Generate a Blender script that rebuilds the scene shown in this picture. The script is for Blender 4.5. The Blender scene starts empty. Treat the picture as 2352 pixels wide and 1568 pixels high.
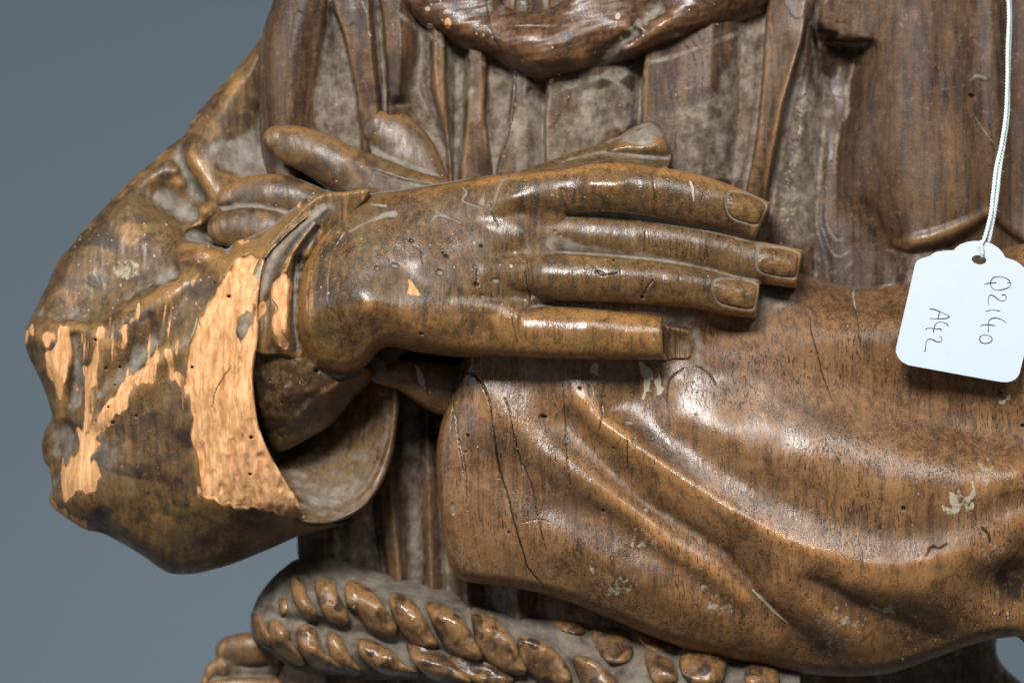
import bpy, math, random
import numpy as np
from mathutils import Vector

# ------------------------------------------------------------------ scale
S = 0.0004           # metres per picture unit (frame = 1024 x 682 units)
D = 2400.0           # camera distance in units
def W(x, y, h):      # picture position + height towards camera -> metres
    k = (D - h) / D
    return ((x - 512.0) * S * k, -h * S, (341.0 - y) * S * k)

sc = bpy.context.scene
# ------------------------------------------------------------------ camera
cam_d = bpy.data.cameras.new('camera'); cam = bpy.data.objects.new('camera', cam_d)
sc.collection.objects.link(cam); sc.camera = cam
cam.location = (0, -D * S, 0); cam.rotation_euler = (math.radians(90), 0, 0)
cam_d.sensor_width = 36; cam_d.lens = 36 * D / 1024.0
cam_d.clip_start = 0.01; cam_d.clip_end = 50
cam_d.dof.use_dof = True; cam_d.dof.focus_distance = (D - 78) * S; cam_d.dof.aperture_fstop = 6.3
# ------------------------------------------------------------------ world + lamps (studio)
w = bpy.data.worlds.new('World'); sc.world = w; w.use_nodes = True
w.node_tree.nodes['Background'].inputs[0].default_value = (0.92, 0.95, 1.0, 1)
w.node_tree.nodes['Background'].inputs[1].default_value = 0.12
def area(name, loc, target, sx, sy, power, col):
    l = bpy.data.lights.new(name, 'AREA'); l.shape = 'RECTANGLE'; l.size = sx; l.size_y = sy
    l.energy = power; l.color = col
    o = bpy.data.objects.new(name, l); sc.collection.objects.link(o); o.location = loc
    o.rotation_euler = (Vector(target) - Vector(loc)).to_track_quat('-Z', 'Y').to_euler()
    return o
area('key_softbox', (-0.22, -1.10, 0.78), (0, 0, 0), 0.40, 0.27, 28.0, (1.0, 0.985, 0.97))
area('second_softbox', (0.55, -0.90, 0.85), (0, 0, 0), 0.30, 0.30, 5.5, (0.98, 0.99, 1.0))
area('side_softbox', (-1.15, -0.45, 0.30), (0, 0, 0), 0.35, 0.7, 4.0, (0.92, 0.96, 1.0))
area('backdrop_lamp', (-0.2, 0.75, -0.95), (-0.1, 2.3, 0.1), 1.6, 0.3, 13.5, (0.95, 0.98, 1.0))
sc.view_settings.view_transform = 'Standard'; sc.view_settings.look = 'None'
sc.view_settings.exposure = 0.0; sc.view_settings.gamma = 1.0

# ------------------------------------------------------------------ coordinate frames
FK = 1024.0 / 2352.0
def F(pts):
    return [tuple([p[0] * FK, p[1] * FK] + list(p[2:])) for p in pts]
OX = (0, 1000, 2000, 2896); OY = (0, 900, 1731)
def K(c, r, pts):
    k = 1200.0 / 1882.0
    return [tuple([(OX[c] + p[0] * k) / 4, (OY[r] + p[1] * k) / 4] + list(p[2:])) for p in pts]
def TG(pts):
    k = 536.0 / 1273.0
    return [tuple([(3560 + p[0] * k) / 4, (900 + p[1] * k) / 4] + list(p[2:])) for p in pts]

C2 = lambda pts: [((700 + p[0] * 800 / 1792) / 4, (700 + p[1] * 800 / 1792) / 4) + tuple(p[2:]) for p in pts]
# ------------------------------------------------------------------ numpy helpers
def gauss_kernel(s):
    r = max(1, int(3 * s + 0.5)); x = np.arange(-r, r + 1)
    k = np.exp(-x * x / (2 * s * s)); return k / k.sum()
def conv1(a, k, axis):
    r = len(k) // 2
    pad = [(0, 0), (0, 0)]; pad[axis] = (r, r)
    b = np.pad(a, pad, mode='edge'); out = np.zeros_like(a); n = a.shape[axis]
    for i, kv in enumerate(k):
        out += kv * (b[i:i + n, :] if axis == 0 else b[:, i:i + n])
    return out
def blur(a, sx, sy=None):
    sy = sx if sy is None else sy
    if sx > 0.2: a = conv1(a, gauss_kernel(sx), 1)
    if sy > 0.2: a = conv1(a, gauss_kernel(sy), 0)
    return a
def sstep(a, b, x):
    t = np.clip((x - a) / (b - a), 0, 1); return t * t * (3 - 2 * t)
def noise(shape, sx, sy, seed, ang=0.0):
    """band limited gaussian noise, unit variance, feature size sx, sy (grid cells), rotated by ang"""
    rs = np.random.RandomState(seed)
    h, wd = shape
    f = np.fft.rfft2(rs.standard_normal(shape))
    fy = np.fft.fftfreq(h)[:, None]; fx = np.fft.rfftfreq(wd)[None, :]
    ca, sa = math.cos(ang), math.sin(ang)
    u = fx * ca + fy * sa; v = -fx * sa + fy * ca
    f *= np.exp(-2 * math.pi ** 2 * ((u * sx) ** 2 + (v * sy) ** 2))
    n = np.fft.irfft2(f, s=shape)
    return (n - n.mean()) / (n.std() + 1e-9)
def catmull(pts, step=3.0, closed=False):
    P = np.array(pts, float); n = len(P)
    if n < 3 and not closed:
        m = max(2, int(np.hypot(*(P[-1, :2] - P[0, :2])) / step) + 1)
        t = np.linspace(0, 1, m)[:, None]; return P[0] * (1 - t) + P[-1] * t
    out = []
    rng = range(n) if closed else range(n - 1)
    for i in rng:
        if closed: p0, p1, p2, p3 = P[(i - 1) % n], P[i], P[(i + 1) % n], P[(i + 2) % n]
        else:
            p1, p2 = P[i], P[i + 1]; p0 = P[i - 1] if i > 0 else 2 * p1 - p2; p3 = P[i + 2] if i + 2 < n else 2 * p2 - p1
        m = max(1, int(np.hypot(*(p2[:2] - p1[:2])) / step + 0.5))
        for t in np.arange(m) / m:
            out.append(0.5 * (2 * p1 + (p2 - p0) * t + (2 * p0 - 5 * p1 + 4 * p2 - p3) * t * t + (3 * p1 - p0 - 3 * p2 + p3) * t ** 3))
    if not closed: out.append(P[-1])
    return np.array(out)

class Grid:
    def __init__(s, x0, y0, x1, y1, step):
        s.x0, s.y0, s.step = x0, y0, step
        s.nx = int((x1 - x0) / step) + 1; s.ny = int((y1 - y0) / step) + 1
        s.xs = x0 + np.arange(s.nx) * step; s.ys = y0 + np.arange(s.ny) * step
        s.X, s.Y = np.meshgrid(s.xs, s.ys)
        s.shape = s.X.shape
    def zeros(s): return np.zeros(s.shape)
    def noise(s, sx, sy, seed, ang=0.0): return noise(s.shape, sx / s.step, sy / s.step, seed, ang)
    def blur(s, a, sg, sy=None): return blur(a, sg / s.step, None if sy is None else sy / s.step)
    def box(s, xa, ya, xb, yb):
        i0 = max(0, int((xa - s.x0) / s.step)); i1 = min(s.nx, int((xb - s.x0) / s.step) + 2)
        j0 = max(0, int((ya - s.y0) / s.step)); j1 = min(s.ny, int((yb - s.y0) / s.step) + 2)
        return i0, i1, j0, j1
    def sample(s, A, x, y):
        fx = np.clip((np.asarray(x) - s.x0) / s.step, 0, s.nx - 1.001); fy = np.clip((np.asarray(y) - s.y0) / s.step, 0, s.ny - 1.001)
        i = fx.astype(int); j = fy.astype(int); u = fx - i; v = fy - j
        return A[j, i] * (1 - u) * (1 - v) + A[j, i + 1] * u * (1 - v) + A[j + 1, i] * (1 - u) * v + A[j + 1, i + 1] * u * v

def seg_field(g, P, reach):
    """distance to a sampled polyline and index parameter, limited to reach"""
    dist = np.full(g.shape, 1e9); par = np.zeros(g.shape); side = np.zeros(g.shape)
    for k in range(len(P) - 1):
        a, b = P[k, :2], P[k + 1, :2]
        r = reach
        i0, i1, j0, j1 = g.box(min(a[0], b[0]) - r, min(a[1], b[1]) - r, max(a[0], b[0]) + r, max(a[1], b[1]) + r)
        if i1 <= i0 or j1 <= j0: continue
        X = g.X[j0:j1, i0:i1]; Y = g.Y[j0:j1, i0:i1]
        d = b - a; L = d @ d + 1e-12
        t = np.clip(((X - a[0]) * d[0] + (Y - a[1]) * d[1]) / L, 0, 1)
        ex = X - a[0] - t * d[0]; ey = Y - a[1] - t * d[1]
        q = np.hypot(ex, ey)
        m = q < dist[j0:j1, i0:i1]
        dd = dist[j0:j1, i0:i1]; dd[m] = q[m]
        pp = par[j0:j1, i0:i1]; pp[m] = (k + t)[m]
        ss = side[j0:j1, i0:i1]; ss[m] = np.sign(d[0] * ey - d[1] * ex)[m]
    return dist, par, side

def stroke(g, H, pts, mode='cos', right=None, smooth=True):
    """pts (x,y,width,amount): adds a ridge (amount>0) or a groove; right = width factor on the right-hand side"""
    P = catmull(pts, 3.0) if smooth else np.array(pts, float)
    mw = P[:, 2].max() * max(1.0, right or 1.0) * (2.5 if mode == 'gauss' else 1.0) + 2
    d, par, side = seg_field(g, P, mw)
    m = d < mw
    idx = np.arange(len(P)); wv = np.interp(par[m], idx, P[:, 2]); av = np.interp(par[m], idx, P[:, 3])
    if right is not None: wv = np.where(side[m] > 0, wv * right, wv)
    q = d[m] / np.maximum(wv, 1e-3)
    if mode == 'cos': f = np.where(q < 1, 0.5 + 0.5 * np.cos(np.pi * np.clip(q, 0, 1)), 0)
    elif mode == 'round': f = np.sqrt(np.clip(1 - q * q, 0, 1))
    elif mode == 'sharp': f = np.clip(1 - q, 0, 1) ** 1.5
    else: f = np.exp(-2.0 * q * q)
    H[m] += f * av
    return H
def paint(g, A, pts, mode='cos'):
    B = np.zeros(g.shape); stroke(g, B, pts, mode); np.maximum(A, B, out=A); return A

def Kp(*a): return K(*a)
def poly_sdf(g, poly, reach=50.0, smooth=True):
    P = catmull(poly, 3.0, closed=True) if smooth else np.array(list(poly), float)
    P = np.vstack([P, P[:1]])
    d, _, _ = seg_field(g, P, reach); d = np.minimum(d, reach)
    inside = np.zeros(g.shape, bool)
    ys = g.ys
    for k in range(len(P) - 1):                 # even-odd by scanline crossings
        (xa, ya), (xb, yb) = P[k, :2], P[k + 1, :2]
        if ya == yb: continue
        rows = np.nonzero((ys >= min(ya, yb)) & (ys < max(ya, yb)))[0]
        if len(rows) == 0: continue
        xc = xa + (ys[rows] - ya) * (xb - xa) / (yb - ya)
        ci = np.clip(np.ceil((xc - g.x0) / g.step).astype(int), 0, g.nx)
        for r, c in zip(rows, ci): inside[r, c:] ^= True
    return np.where(inside, d, -d)

def rbf(g, lines, kern='tps', sm=2.0, samp=16.0, coarse=3.0, lam=0.0):
    """surface through contour lines [(x,y,h)...]; tps = soft, lin = creased"""
    pts = []
    for L in lines:
        if len(L) == 1: pts.append(L[0]); continue
        C = catmull(L, samp); pts.extend([tuple(c) for c in C])
    Pn = np.array(pts, float)
    keep = []
    for i in range(len(Pn)):
        if all((Pn[i, 0] - Pn[j, 0]) ** 2 + (Pn[i, 1] - Pn[j, 1]) ** 2 > 2.0 for j in keep): keep.append(i)
    Pn = Pn[keep]; n = len(Pn); sc_ = 100.0
    xy = Pn[:, :2] / sc_
    def phi(r2):
        if kern == 'lin': return np.sqrt(r2 + 1e-4)
        if kern == 'mix': return -np.sqrt(r2 + 4e-4) + 0.25 * r2 * np.log(r2 + 1e-9)
        return 0.5 * r2 * np.log(r2 + 1e-9)
    r2 = ((xy[:, None] - xy[None]) ** 2).sum(-1)
    A = np.zeros((n + 3, n + 3)); A[:n, :n] = phi(r2) + lam * np.eye(n)
    A[:n, n] = A[n, :n] = 1; A[:n, n + 1:] = xy; A[n + 1:, :n] = xy.T
    c = np.linalg.lstsq(A, np.concatenate([Pn[:, 2], np.zeros(3)]), rcond=None)[0]
    cx = np.arange(g.x0, g.xs[-1] + coarse, coarse); cy = np.arange(g.y0, g.ys[-1] + coarse, coarse)
    GX, GY = np.meshgrid(cx / sc_, cy / sc_); Z = c[n] + c[n + 1] * GX + c[n + 2] * GY
    for k in range(n): Z += c[k] * phi((GX - xy[k, 0]) ** 2 + (GY - xy[k, 1]) ** 2)
    fx = (g.xs - cx[0]) / coarse; fy = (g.ys - cy[0]) / coarse
    i = np.clip(fx.astype(int), 0, len(cx) - 2); j = np.clip(fy.astype(int), 0, len(cy) - 2)
    u = (fx - i)[None]; v = (fy - j)[:, None]
    T = Z[:, i] * (1 - u) + Z[:, i + 1] * u
    H = T[j] * (1 - v) + T[j + 1] * v
    return g.blur(H, sm)
def drop(sd, R, depth):
    t = np.clip(sd / R, 0, 1); return -depth * (1 - np.sqrt(np.clip(1 - (1 - t) ** 2, 0, 1)))
def tube(g, H, sd, pts, kh=1.0, k=3.0, end=False):
    """pts (x,y,r,htop). rounded tube blended into H by smooth max; sd updated with the silhouette"""
    P = catmull(pts, 3.0); R = P[:, 2].max() + 14
    d, par, _ = seg_field(g, P, R); m = d < R
    idx = np.arange(len(P)); r = np.interp(par[m], idx, P[:, 2]); ht = np.interp(par[m], idx, P[:, 3])
    q = np.clip(1 - (d[m] / r) ** 2, 0, 1)
    z = ht - kh * r * (1 - np.sqrt(q)) - np.clip(d[m] - r, 0, None) * 3
    a = H[m]; mx = np.maximum(a, z)
    H[m] = mx + k * np.log1p(np.exp(-np.abs(a - z) / k)) * np.exp(-np.abs(a - z) / (3 * k)) * (d[m] < r + 2)
    sd[m] = np.maximum(sd[m], r - d[m])
    return H, sd

# ------------------------------------------------------------------ objects helpers
col = sc.collection
def props(o, label=None, cat=None, kind=None, group=None):
    if label: o['label'] = label
    if cat: o['category'] = cat
    if kind: o['kind'] = kind
    if group: o['group'] = group
    return o
def mesh_obj(name, V, faces_v, loop_tot, mat, parent=None, attrs=None, smooth=True):
    me = bpy.data.meshes.new(name)
    me.vertices.add(len(V)); me.vertices.foreach_set('co', np.asarray(V, np.float32).ravel())
    fv = np.asarray(faces_v, np.int32); lt = np.asarray(loop_tot, np.int32)
    me.loops.add(len(fv)); me.loops.foreach_set('vertex_index', fv)
    me.polygons.add(len(lt)); me.polygons.foreach_set('loop_start', np.concatenate([[0], np.cumsum(lt)[:-1]]).astype(np.int32))
    me.update(calc_edges=True)
    me.validate()
    me.polygons.foreach_set('use_smooth', np.full(len(me.polygons), smooth))
    for an, arr in (attrs or {}).items():
        a = me.attributes.new(an, 'FLOAT', 'POINT'); a.data.foreach_set('value', np.asarray(arr, np.float32))
    me.materials.append(mat)
    o = bpy.data.objects.new(name, me); col.objects.link(o)
    if parent is not None: o.parent = parent
    return o

ROOT = Vector((0, 0.03, -0.15))
def build_relief(name, g, H, sd, mat, attrs, back=50.0, inset=6.0, parent=None):
    """closed solid: sculpted front, wall turned back at the outline, fan closing the back"""
    st = g.step
    ins = sd > 0
    cell = ins[:-1, :-1] | ins[1:, :-1] | ins[:-1, 1:] | ins[1:, 1:]
    used = np.zeros(g.shape, bool)
    used[:-1, :-1] |= cell; used[1:, :-1] |= cell; used[:-1, 1:] |= cell; used[1:, 1:] |= cell
    gy, gx = np.gradient(sd, st); gn = np.hypot(gx, gy) + 1e-6; gx = gx / gn; gy = gy / gn
    mv = np.where(used & ~ins, np.clip(-sd, 0, 1.6 * st), 0)
    X = g.X + gx * mv; Y = g.Y + gy * mv
    idx = np.full(g.shape, -1, np.int64); n = int(used.sum()); idx[used] = np.arange(n)
    a = idx[:-1, :-1][cell]; b = idx[:-1, 1:][cell]; c = idx[1:, 1:][cell]; d = idx[1:, :-1][cell]
    quads = np.stack([a, d, c, b], 1)
    x = X[used]; y = Y[used]; h = H[used]
    e = np.concatenate([quads[:, [0, 1]], quads[:, [1, 2]], quads[:, [2, 3]], quads[:, [3, 0]]])
    key = np.minimum(e[:, 0], e[:, 1]) * n + np.maximum(e[:, 0], e[:, 1])
    uq, inv, cnt = np.unique(key, return_inverse=True, return_counts=True)
    be = e[cnt[inv] == 1]
    bv = np.unique(be); mp = np.full(n, -1); mp[bv] = np.arange(len(bv))
    nb = len(bv); bx, by = x[bv], y[bv]; ix, iy = gx[used][bv], gy[used][bv]
    rings = [(0.35, 0.0), (1.0, 1.0)]
    vx, vy, vh = [x], [y], [h]
    for f, q in rings:
        vx.append(bx + ix * inset * q); vy.append(by + iy * inset * q); vh.append(h[bv] - back * f)
    cx, cy, ch = bx.mean(), by.mean(), (h[bv] - back).mean() - 5
    vx.append(np.array([cx])); vy.append(np.array([cy])); vh.append(np.array([ch]))
    vx = np.concatenate(vx); vy = np.concatenate(vy); vh = np.concatenate(vh)
    k = (D - vh) / D
    V = np.stack([(vx - 512) * S * k - ROOT.x, -vh * S - ROOT.y, (341 - vy) * S * k - ROOT.z], 1)
    p, q = mp[be[:, 0]], mp[be[:, 1]]
    sk1 = np.stack([be[:, 1], be[:, 0], n + p, n + q], 1)
    sk2 = np.stack([n + q, n + p, n + nb + p, n + nb + q], 1)
    fan = np.stack([n + nb + q, n + nb + p, np.full(len(p), n + 2 * nb)], 1)
    fv = np.concatenate([quads.ravel(), sk1.ravel(), sk2.ravel(), fan.ravel()])
    lt = np.concatenate([np.full(len(quads) + len(sk1) + len(sk2), 4), np.full(len(fan), 3)])
    at = {}
    for an, A in attrs.items():
        v = A[used]; at[an] = np.concatenate([v, v[bv], v[bv], [0.0]])
    return mesh_obj(name, V, fv, lt, mat, parent, at)

# ------------------------------------------------------------------ materials
def lin(r, g, b):
    f = lambda c: ((c / 255 + 0.055) / 1.055) ** 2.4 if c > 10 else c / 255 / 12.92
    return (f(r), f(g), f(b), 1)
class NT:
    def __init__(s, name):
        s.m = bpy.data.materials.new(name); s.m.use_nodes = True; s.t = s.m.node_tree
        s.b = s.t.nodes['Principled BSDF']
    def n(s, typ, **kw):
        x = s.t.nodes.new(typ)
        for k, v in kw.items(): setattr(x, k, v)
        return x
    def l(s, a, b): s.t.links.new(a, b)
    def val(s, sock, v):
        if isinstance(v, (int, float)): sock.default_value = v
        else: s.l(v, sock)
    def math(s, op, a, b=None, c=None, clamp=False):
        x = s.n('ShaderNodeMath', operation=op); x.use_clamp = clamp
        s.val(x.inputs[0], a)
        if b is not None: s.val(x.inputs[1], b)
        if c is not None: s.val(x.inputs[2], c)
        return x.outputs[0]
    def ss(s, v, a, b, lo=0.0, hi=1.0):
        x = s.n('ShaderNodeMapRange', interpolation_type='SMOOTHSTEP'); s.val(x.inputs[0], v)
        x.inputs[1].default_value = a; x.inputs[2].default_value = b; x.inputs[3].default_value = lo; x.inputs[4].default_value = hi
        return x.outputs[0]
    def mix(s, f, a, b, mode='MIX'):
        x = s.n('ShaderNodeMix', data_type='RGBA', blend_type=mode)
        s.val(x.inputs[0], f)
        for i, v in ((6, a), (7, b)):
            if isinstance(v, tuple): x.inputs[i].default_value = v
            else: s.l(v, x.inputs[i])
        return x.outputs[2]
    def noise(s, vec, scale, det=3.0, rough=0.55, dist=0.0):
        x = s.n('ShaderNodeTexNoise'); s.l(vec, x.inputs['Vector'])
        x.inputs['Scale'].default_value = scale; x.inputs['Detail'].default_value = det
        x.inputs['Roughness'].default_value = rough; x.inputs['Distortion'].default_value = dist
        return x.outputs[0]
    def mapping(s, vec, scale, rot=(0, 0, 0)):
        x = s.n('ShaderNodeMapping'); s.l(vec, x.inputs[0]); x.inputs['Scale'].default_value = scale; x.inputs['Rotation'].default_value = rot
        return x.outputs[0]
    def attr(s, name):
        return s.n('ShaderNodeAttribute', attribute_name=name).outputs['Fac']

def wood(name, dark=(0.040, 0.020, 0.010), mid=(0.135, 0.068, 0.030), gold=(0.30, 0.145, 0.048), pores=1.0, rough=0.34, tilt=0.0, dusty=0.0, olive=0.0, dcol=((0.135, 0.115, 0.092, 1), (0.29, 0.255, 0.21, 1)), spec=0.60):
    t = NT(name); co = t.n('ShaderNodeTexCoord').outputs['Object']
    c4 = lambda c: tuple(c) + (1,)
    g1 = t.mapping(co, (1, 1, 0.13), (0, tilt, 0))        # fibre direction = up
    g2 = t.mapping(co, (1, 1, 0.05), (0, tilt, 0))
    pore = t.noise(g1, 1750, 1.5, 0.5)
    streak = t.noise(g2, 420, 3.0, 0.6)
    fine = t.noise(co, 1900, 2.0, 0.6)
    med = t.noise(co, 130, 4.0, 0.6, 0.4)
    big = t.noise(co, 26, 3.0, 0.55, 0.6)
    dust, wear, bare, fleck, crack, stain_shade, matte = [t.attr(a) for a in ('dust', 'wear', 'bare', 'fleck', 'crack', 'stain_shade', 'matte')]
    matte = t.math('MULTIPLY', matte, t.ss(big, 0.25, 0.6, 0.6, 1.0))
    # patina
    c = t.mix(t.ss(big, 0.36, 0.66), c4(dark), c4(mid))
    c = t.mix(t.ss(med, 0.42, 0.72, 0, 0.5), c, c4(mid))
    wn = t.math('ADD', wear, t.math('MULTIPLY', t.math('SUBTRACT', med, 0.5), 0.9))
    c = t.mix(t.ss(wn, 0.12, 0.95, 0, 0.95), c, c4(gold))
    sf = t.ss(streak, 0.30, 0.72)
    c = t.mix(t.math('MULTIPLY', sf, 0.38), c, c4((gold[0] * .8, gold[1] * .8, gold[2] * .85)))
    c = t.mix(t.ss(streak, 0.50, 0.36, 0, 0.40), c, c4(dark))
    c = t.mix(t.ss(fine, 0.46, 0.30, 0, 0.45), c, c4((dark[0] * .6, dark[1] * .6, dark[2] * .6)))
    c = t.mix(t.ss(fine, 0.54, 0.72, 0, 0.45), c, c4((gold[0], gold[1] * 1.05, gold[2] * 1.3)))
    mot = t.noise(co, 330, 4.0, 0.65)
    c = t.mix(t.ss(mot, 0.46, 0.34, 0, 0.36), c, c4((dark[0] * .8, dark[1] * .8, dark[2] * .8)))
    c = t.mix(t.ss(mot, 0.55, 0.70, 0, 0.40), c, c4((gold[0] * .75, gold[1] * .85, gold[2] * 1.2)))
    if olive: c = t.mix(t.ss(t.noise(co, 60, 3.0), 0.42, 0.7, 0, olive), c, (0.150, 0.098, 0.036, 1))
    c = t.mix(t.math('MULTIPLY', stain_shade, t.ss(med, 0.3, 0.62)), c, (0.022, 0.011, 0.007, 1))  # random stains, plus shade painted into the drape's flank and one groove
    pm = t.math('MULTIPLY', t.ss(pore, 0.585, 0.66), pores)
    pm = t.math('MULTIPLY', pm, t.ss(t.noise(co, 40, 2.0), 0.36, 0.6, 0.15, 1.0))
    c = t.mix(t.math('MULTIPLY', pm, 0.8), c, (0.018, 0.009, 0.006, 1))
    # dust lying in the hollows
    dn = t.math('ADD', dust, t.math('MULTIPLY', t.math('SUBTRACT', t.noise(co, 200, 6.0, 0.7), 0.5), 1.7))
    df = t.ss(dn, 0.15, 0.98, 0.0, 0.93)
    if dusty: df = t.math('MAXIMUM', df, t.ss(t.noise(co, 70, 4.0, 0.6), 0.35, 0.75, 0.0, dusty))
    dc = t.mix(t.ss(t.noise(co, 150, 5.0, 0.7), 0.3, 0.7), dcol[0], dcol[1])
    c = t.mix(df, c, dc)
    # raw broken wood
    c = t.mix(t.ss(t.math('ADD', bare, t.math('MULTIPLY', t.math('SUBTRACT', mot, 0.5), 1.2)), 0.12, 0.5, 0, 0.75), c, (0.30, 0.150, 0.055, 1))
    bc = t.mix(t.ss(t.noise(g1, 500, 4.0, 0.65), 0.36, 0.66), (0.50, 0.245, 0.098, 1), (0.76, 0.43, 0.208, 1))
    bc = t.mix(t.ss(t.noise(co, 110, 4.0, 0.7), 0.62, 0.78, 0, 0.7), bc, (0.42, 0.36, 0.28, 1))
    bc = t.mix(t.ss(t.noise(g1, 330, 3.0, 0.7), 0.40, 0.30, 0, 0.55), bc, (0.26, 0.105, 0.035, 1))
    bn = t.math('ADD', bare, t.math('MULTIPLY', t.math('SUBTRACT', t.noise(g1, 340, 6.0, 0.75), 0.5), 1.7))
    bf = t.ss(bn, 0.34, 0.66)
    c = t.mix(bf, c, bc)
    # flecks of old priming
    fn = t.math('ADD', fleck, t.math('MULTIPLY', t.math('SUBTRACT', t.noise(co, 380, 4.0, 0.7), 0.5), 1.6))
    ff = t.ss(fn, 0.50, 0.82)
    fc = t.mix(t.noise(co, 300, 2.0), (0.22, 0.185, 0.115, 1), (0.50, 0.44, 0.32, 1))
    c = t.mix(ff, c, fc)
    c = t.mix(t.ss(crack, 0.25, 0.8, 0, 0.93), c, (0.014, 0.009, 0.006, 1))
    t.l(c, t.b.inputs['Base Color'])
    # gloss
    r = t.math('ADD', rough, t.math('MULTIPLY', t.math('SUBTRACT', med, 0.5), 0.45))
    r = t.math('ADD', r, t.math('MULTIPLY', t.math('SUBTRACT', fine, 0.5), 0.22))
    r = t.math('SUBTRACT', r, t.ss(wn, 0.25, 1.0, 0.0, 0.10))
    r = t.math('ADD', r, t.math('MULTIPLY', t.ss(df, 0.0, 0.7), 0.50))
    r = t.math('ADD', r, t.math('MULTIPLY', t.math('MAXIMUM', bf, ff), 0.5))
    r = t.math('ADD', r, t.math('MULTIPLY', matte, 0.28))
    r = t.math('MINIMUM', t.math('MAXIMUM', r, 0.2), 0.95)
    t.l(r, t.b.inputs['Roughness'])
    sp = t.math('SUBTRACT', spec, t.math('MULTIPLY', t.math('MAXIMUM', t.ss(df, 0.0, 0.7), bf), spec * 0.9))
    sp = t.math('MULTIPLY', sp, t.math('SUBTRACT', 1.0, t.math('MULTIPLY', matte, 0.75), clamp=True))
    t.l(sp, t.b.inputs['Specular IOR Level'])
    # relief of pores, tool marks, chips
    hgt = t.math('MULTIPLY', pm, -0.8)
    hgt = t.math('ADD', hgt, t.math('MULTIPLY', fine, 0.50))
    hgt = t.math('ADD', hgt, t.math('MULTIPLY', t.noise(g1, 900, 3.0), 0.70))
    hgt = t.math('ADD', hgt, t.math('MULTIPLY', med, 0.7))
    hgt = t.math('ADD', hgt, t.math('MULTIPLY', ff, 0.8))
    hgt = t.math('ADD', hgt, t.math('MULTIPLY', bf, t.math('ADD', t.math('MULTIPLY', t.noise(g1, 420, 5.0, 0.75), 3.2), t.math('MULTIPLY', t.noise(co, 260, 5.0, 0.75), 1.6))))
    bp = t.n('ShaderNodeBump'); bp.inputs['Strength'].default_value = 0.75; bp.inputs['Distance'].default_value = 0.00022
    t.l(hgt, bp.inputs['Height']); t.l(bp.outputs[0], t.b.inputs['Normal'])
    return t.m
M_sleeve = wood('waxed_walnut', dark=(0.050, 0.025, 0.011), mid=(0.150, 0.081, 0.036), gold=(0.39, 0.190, 0.066), rough=0.31)
M_hand = wood('waxed_hand_wood', dark=(0.024, 0.014, 0.007), mid=(0.082, 0.048, 0.021), gold=(0.34, 0.165, 0.050), rough=0.31, pores=0.6, olive=0.45)
M_far = wood('dull_hand_wood', dark=(0.022, 0.013, 0.007), mid=(0.066, 0.038, 0.017), gold=(0.23, 0.118, 0.042), rough=0.44, pores=0.4, olive=0.3)
M_left = wood('worn_olive_wood', dark=(0.028, 0.016, 0.007), mid=(0.102, 0.061, 0.025), gold=(0.34, 0.172, 0.052), rough=0.42, pores=0.5, olive=0.5)
M_chest = wood('dusty_robe_wood', dark=(0.020, 0.010, 0.006), mid=(0.080, 0.044, 0.023), gold=(0.22, 0.115, 0.046), rough=0.42, pores=0.2, dusty=0.08, spec=0.5, dcol=((0.090, 0.068, 0.050, 1), (0.30, 0.25, 0.196, 1)))
M_collar = wood('reddish_collar_wood', dark=(0.018, 0.008, 0.004), mid=(0.072, 0.032, 0.015), gold=(0.25, 0.120, 0.046), rough=0.36, pores=0.3)
M_rope = wood('rope_wood', dark=(0.028, 0.014, 0.007), mid=(0.098, 0.053, 0.023), gold=(0.27, 0.142, 0.054), rough=0.34, pores=0.1, dusty=0.05, dcol=((0.095, 0.080, 0.062, 1), (0.21, 0.182, 0.146, 1)))

t = NT('backdrop_paper'); co = t.n('ShaderNodeTexCoord').outputs['Object']
c = t.mix(t.noise(co, 1.2, 2.0), (0.188, 0.238, 0.278, 1), (0.196, 0.247, 0.288, 1)); t.l(c, t.b.inputs['Base Color'])
t.b.inputs['Roughness'].default_value = 0.95; M_back = t.m
t = NT('white_card'); co = t.n('ShaderNodeTexCoord').outputs['Object']
c = t.mix(t.noise(co, 900, 3.0), (0.50, 0.580, 0.64, 1), (0.53, 0.610, 0.67, 1)); t.l(c, t.b.inputs['Base Color'])
c = t.mix(t.ss(t.noise(co, 55, 5.0, 0.7), 0.52, 0.75, 0, 0.16), c, (0.42, 0.44, 0.42, 1)); t.l(c, t.b.inputs['Base Color'])
t.b.inputs['Roughness'].default_value = 0.6
bp = t.n('ShaderNodeBump'); bp.inputs['Strength'].default_value = 0.2; bp.inputs['Distance'].default_value = 0.0001
t.l(t.noise(co, 1500, 3.0), bp.inputs['Height']); t.l(bp.outputs[0], t.b.inputs['Normal']); M_card = t.m
t = NT('pen_ink'); co = t.n('ShaderNodeTexCoord').outputs['Object']
c = t.mix(t.noise(co, 700, 2.0), (0.012, 0.005, 0.009, 1), (0.050, 0.020, 0.034, 1)); t.l(c, t.b.inputs['Base Color'])
t.b.inputs['Roughness'].default_value = 0.4; M_ink = t.m
t = NT('cotton_string'); co = t.n('ShaderNodeTexCoord').outputs['Object']
c = t.mix(t.noise(co, 1500, 3.0), (0.50, 0.60, 0.60, 1), (0.82, 0.88, 0.86, 1)); t.l(c, t.b.inputs['Base Color'])
t.b.inputs['Roughness'].default_value = 0.8
bp = t.n('ShaderNodeBump'); bp.inputs['Strength'].default_value = 0.6; bp.inputs['Distance'].default_value = 0.0002
t.l(t.noise(co, 2500, 3.0), bp.inputs['Height']); t.l(bp.outputs[0], t.b.inputs['Normal']); M_string = t.m

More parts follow.
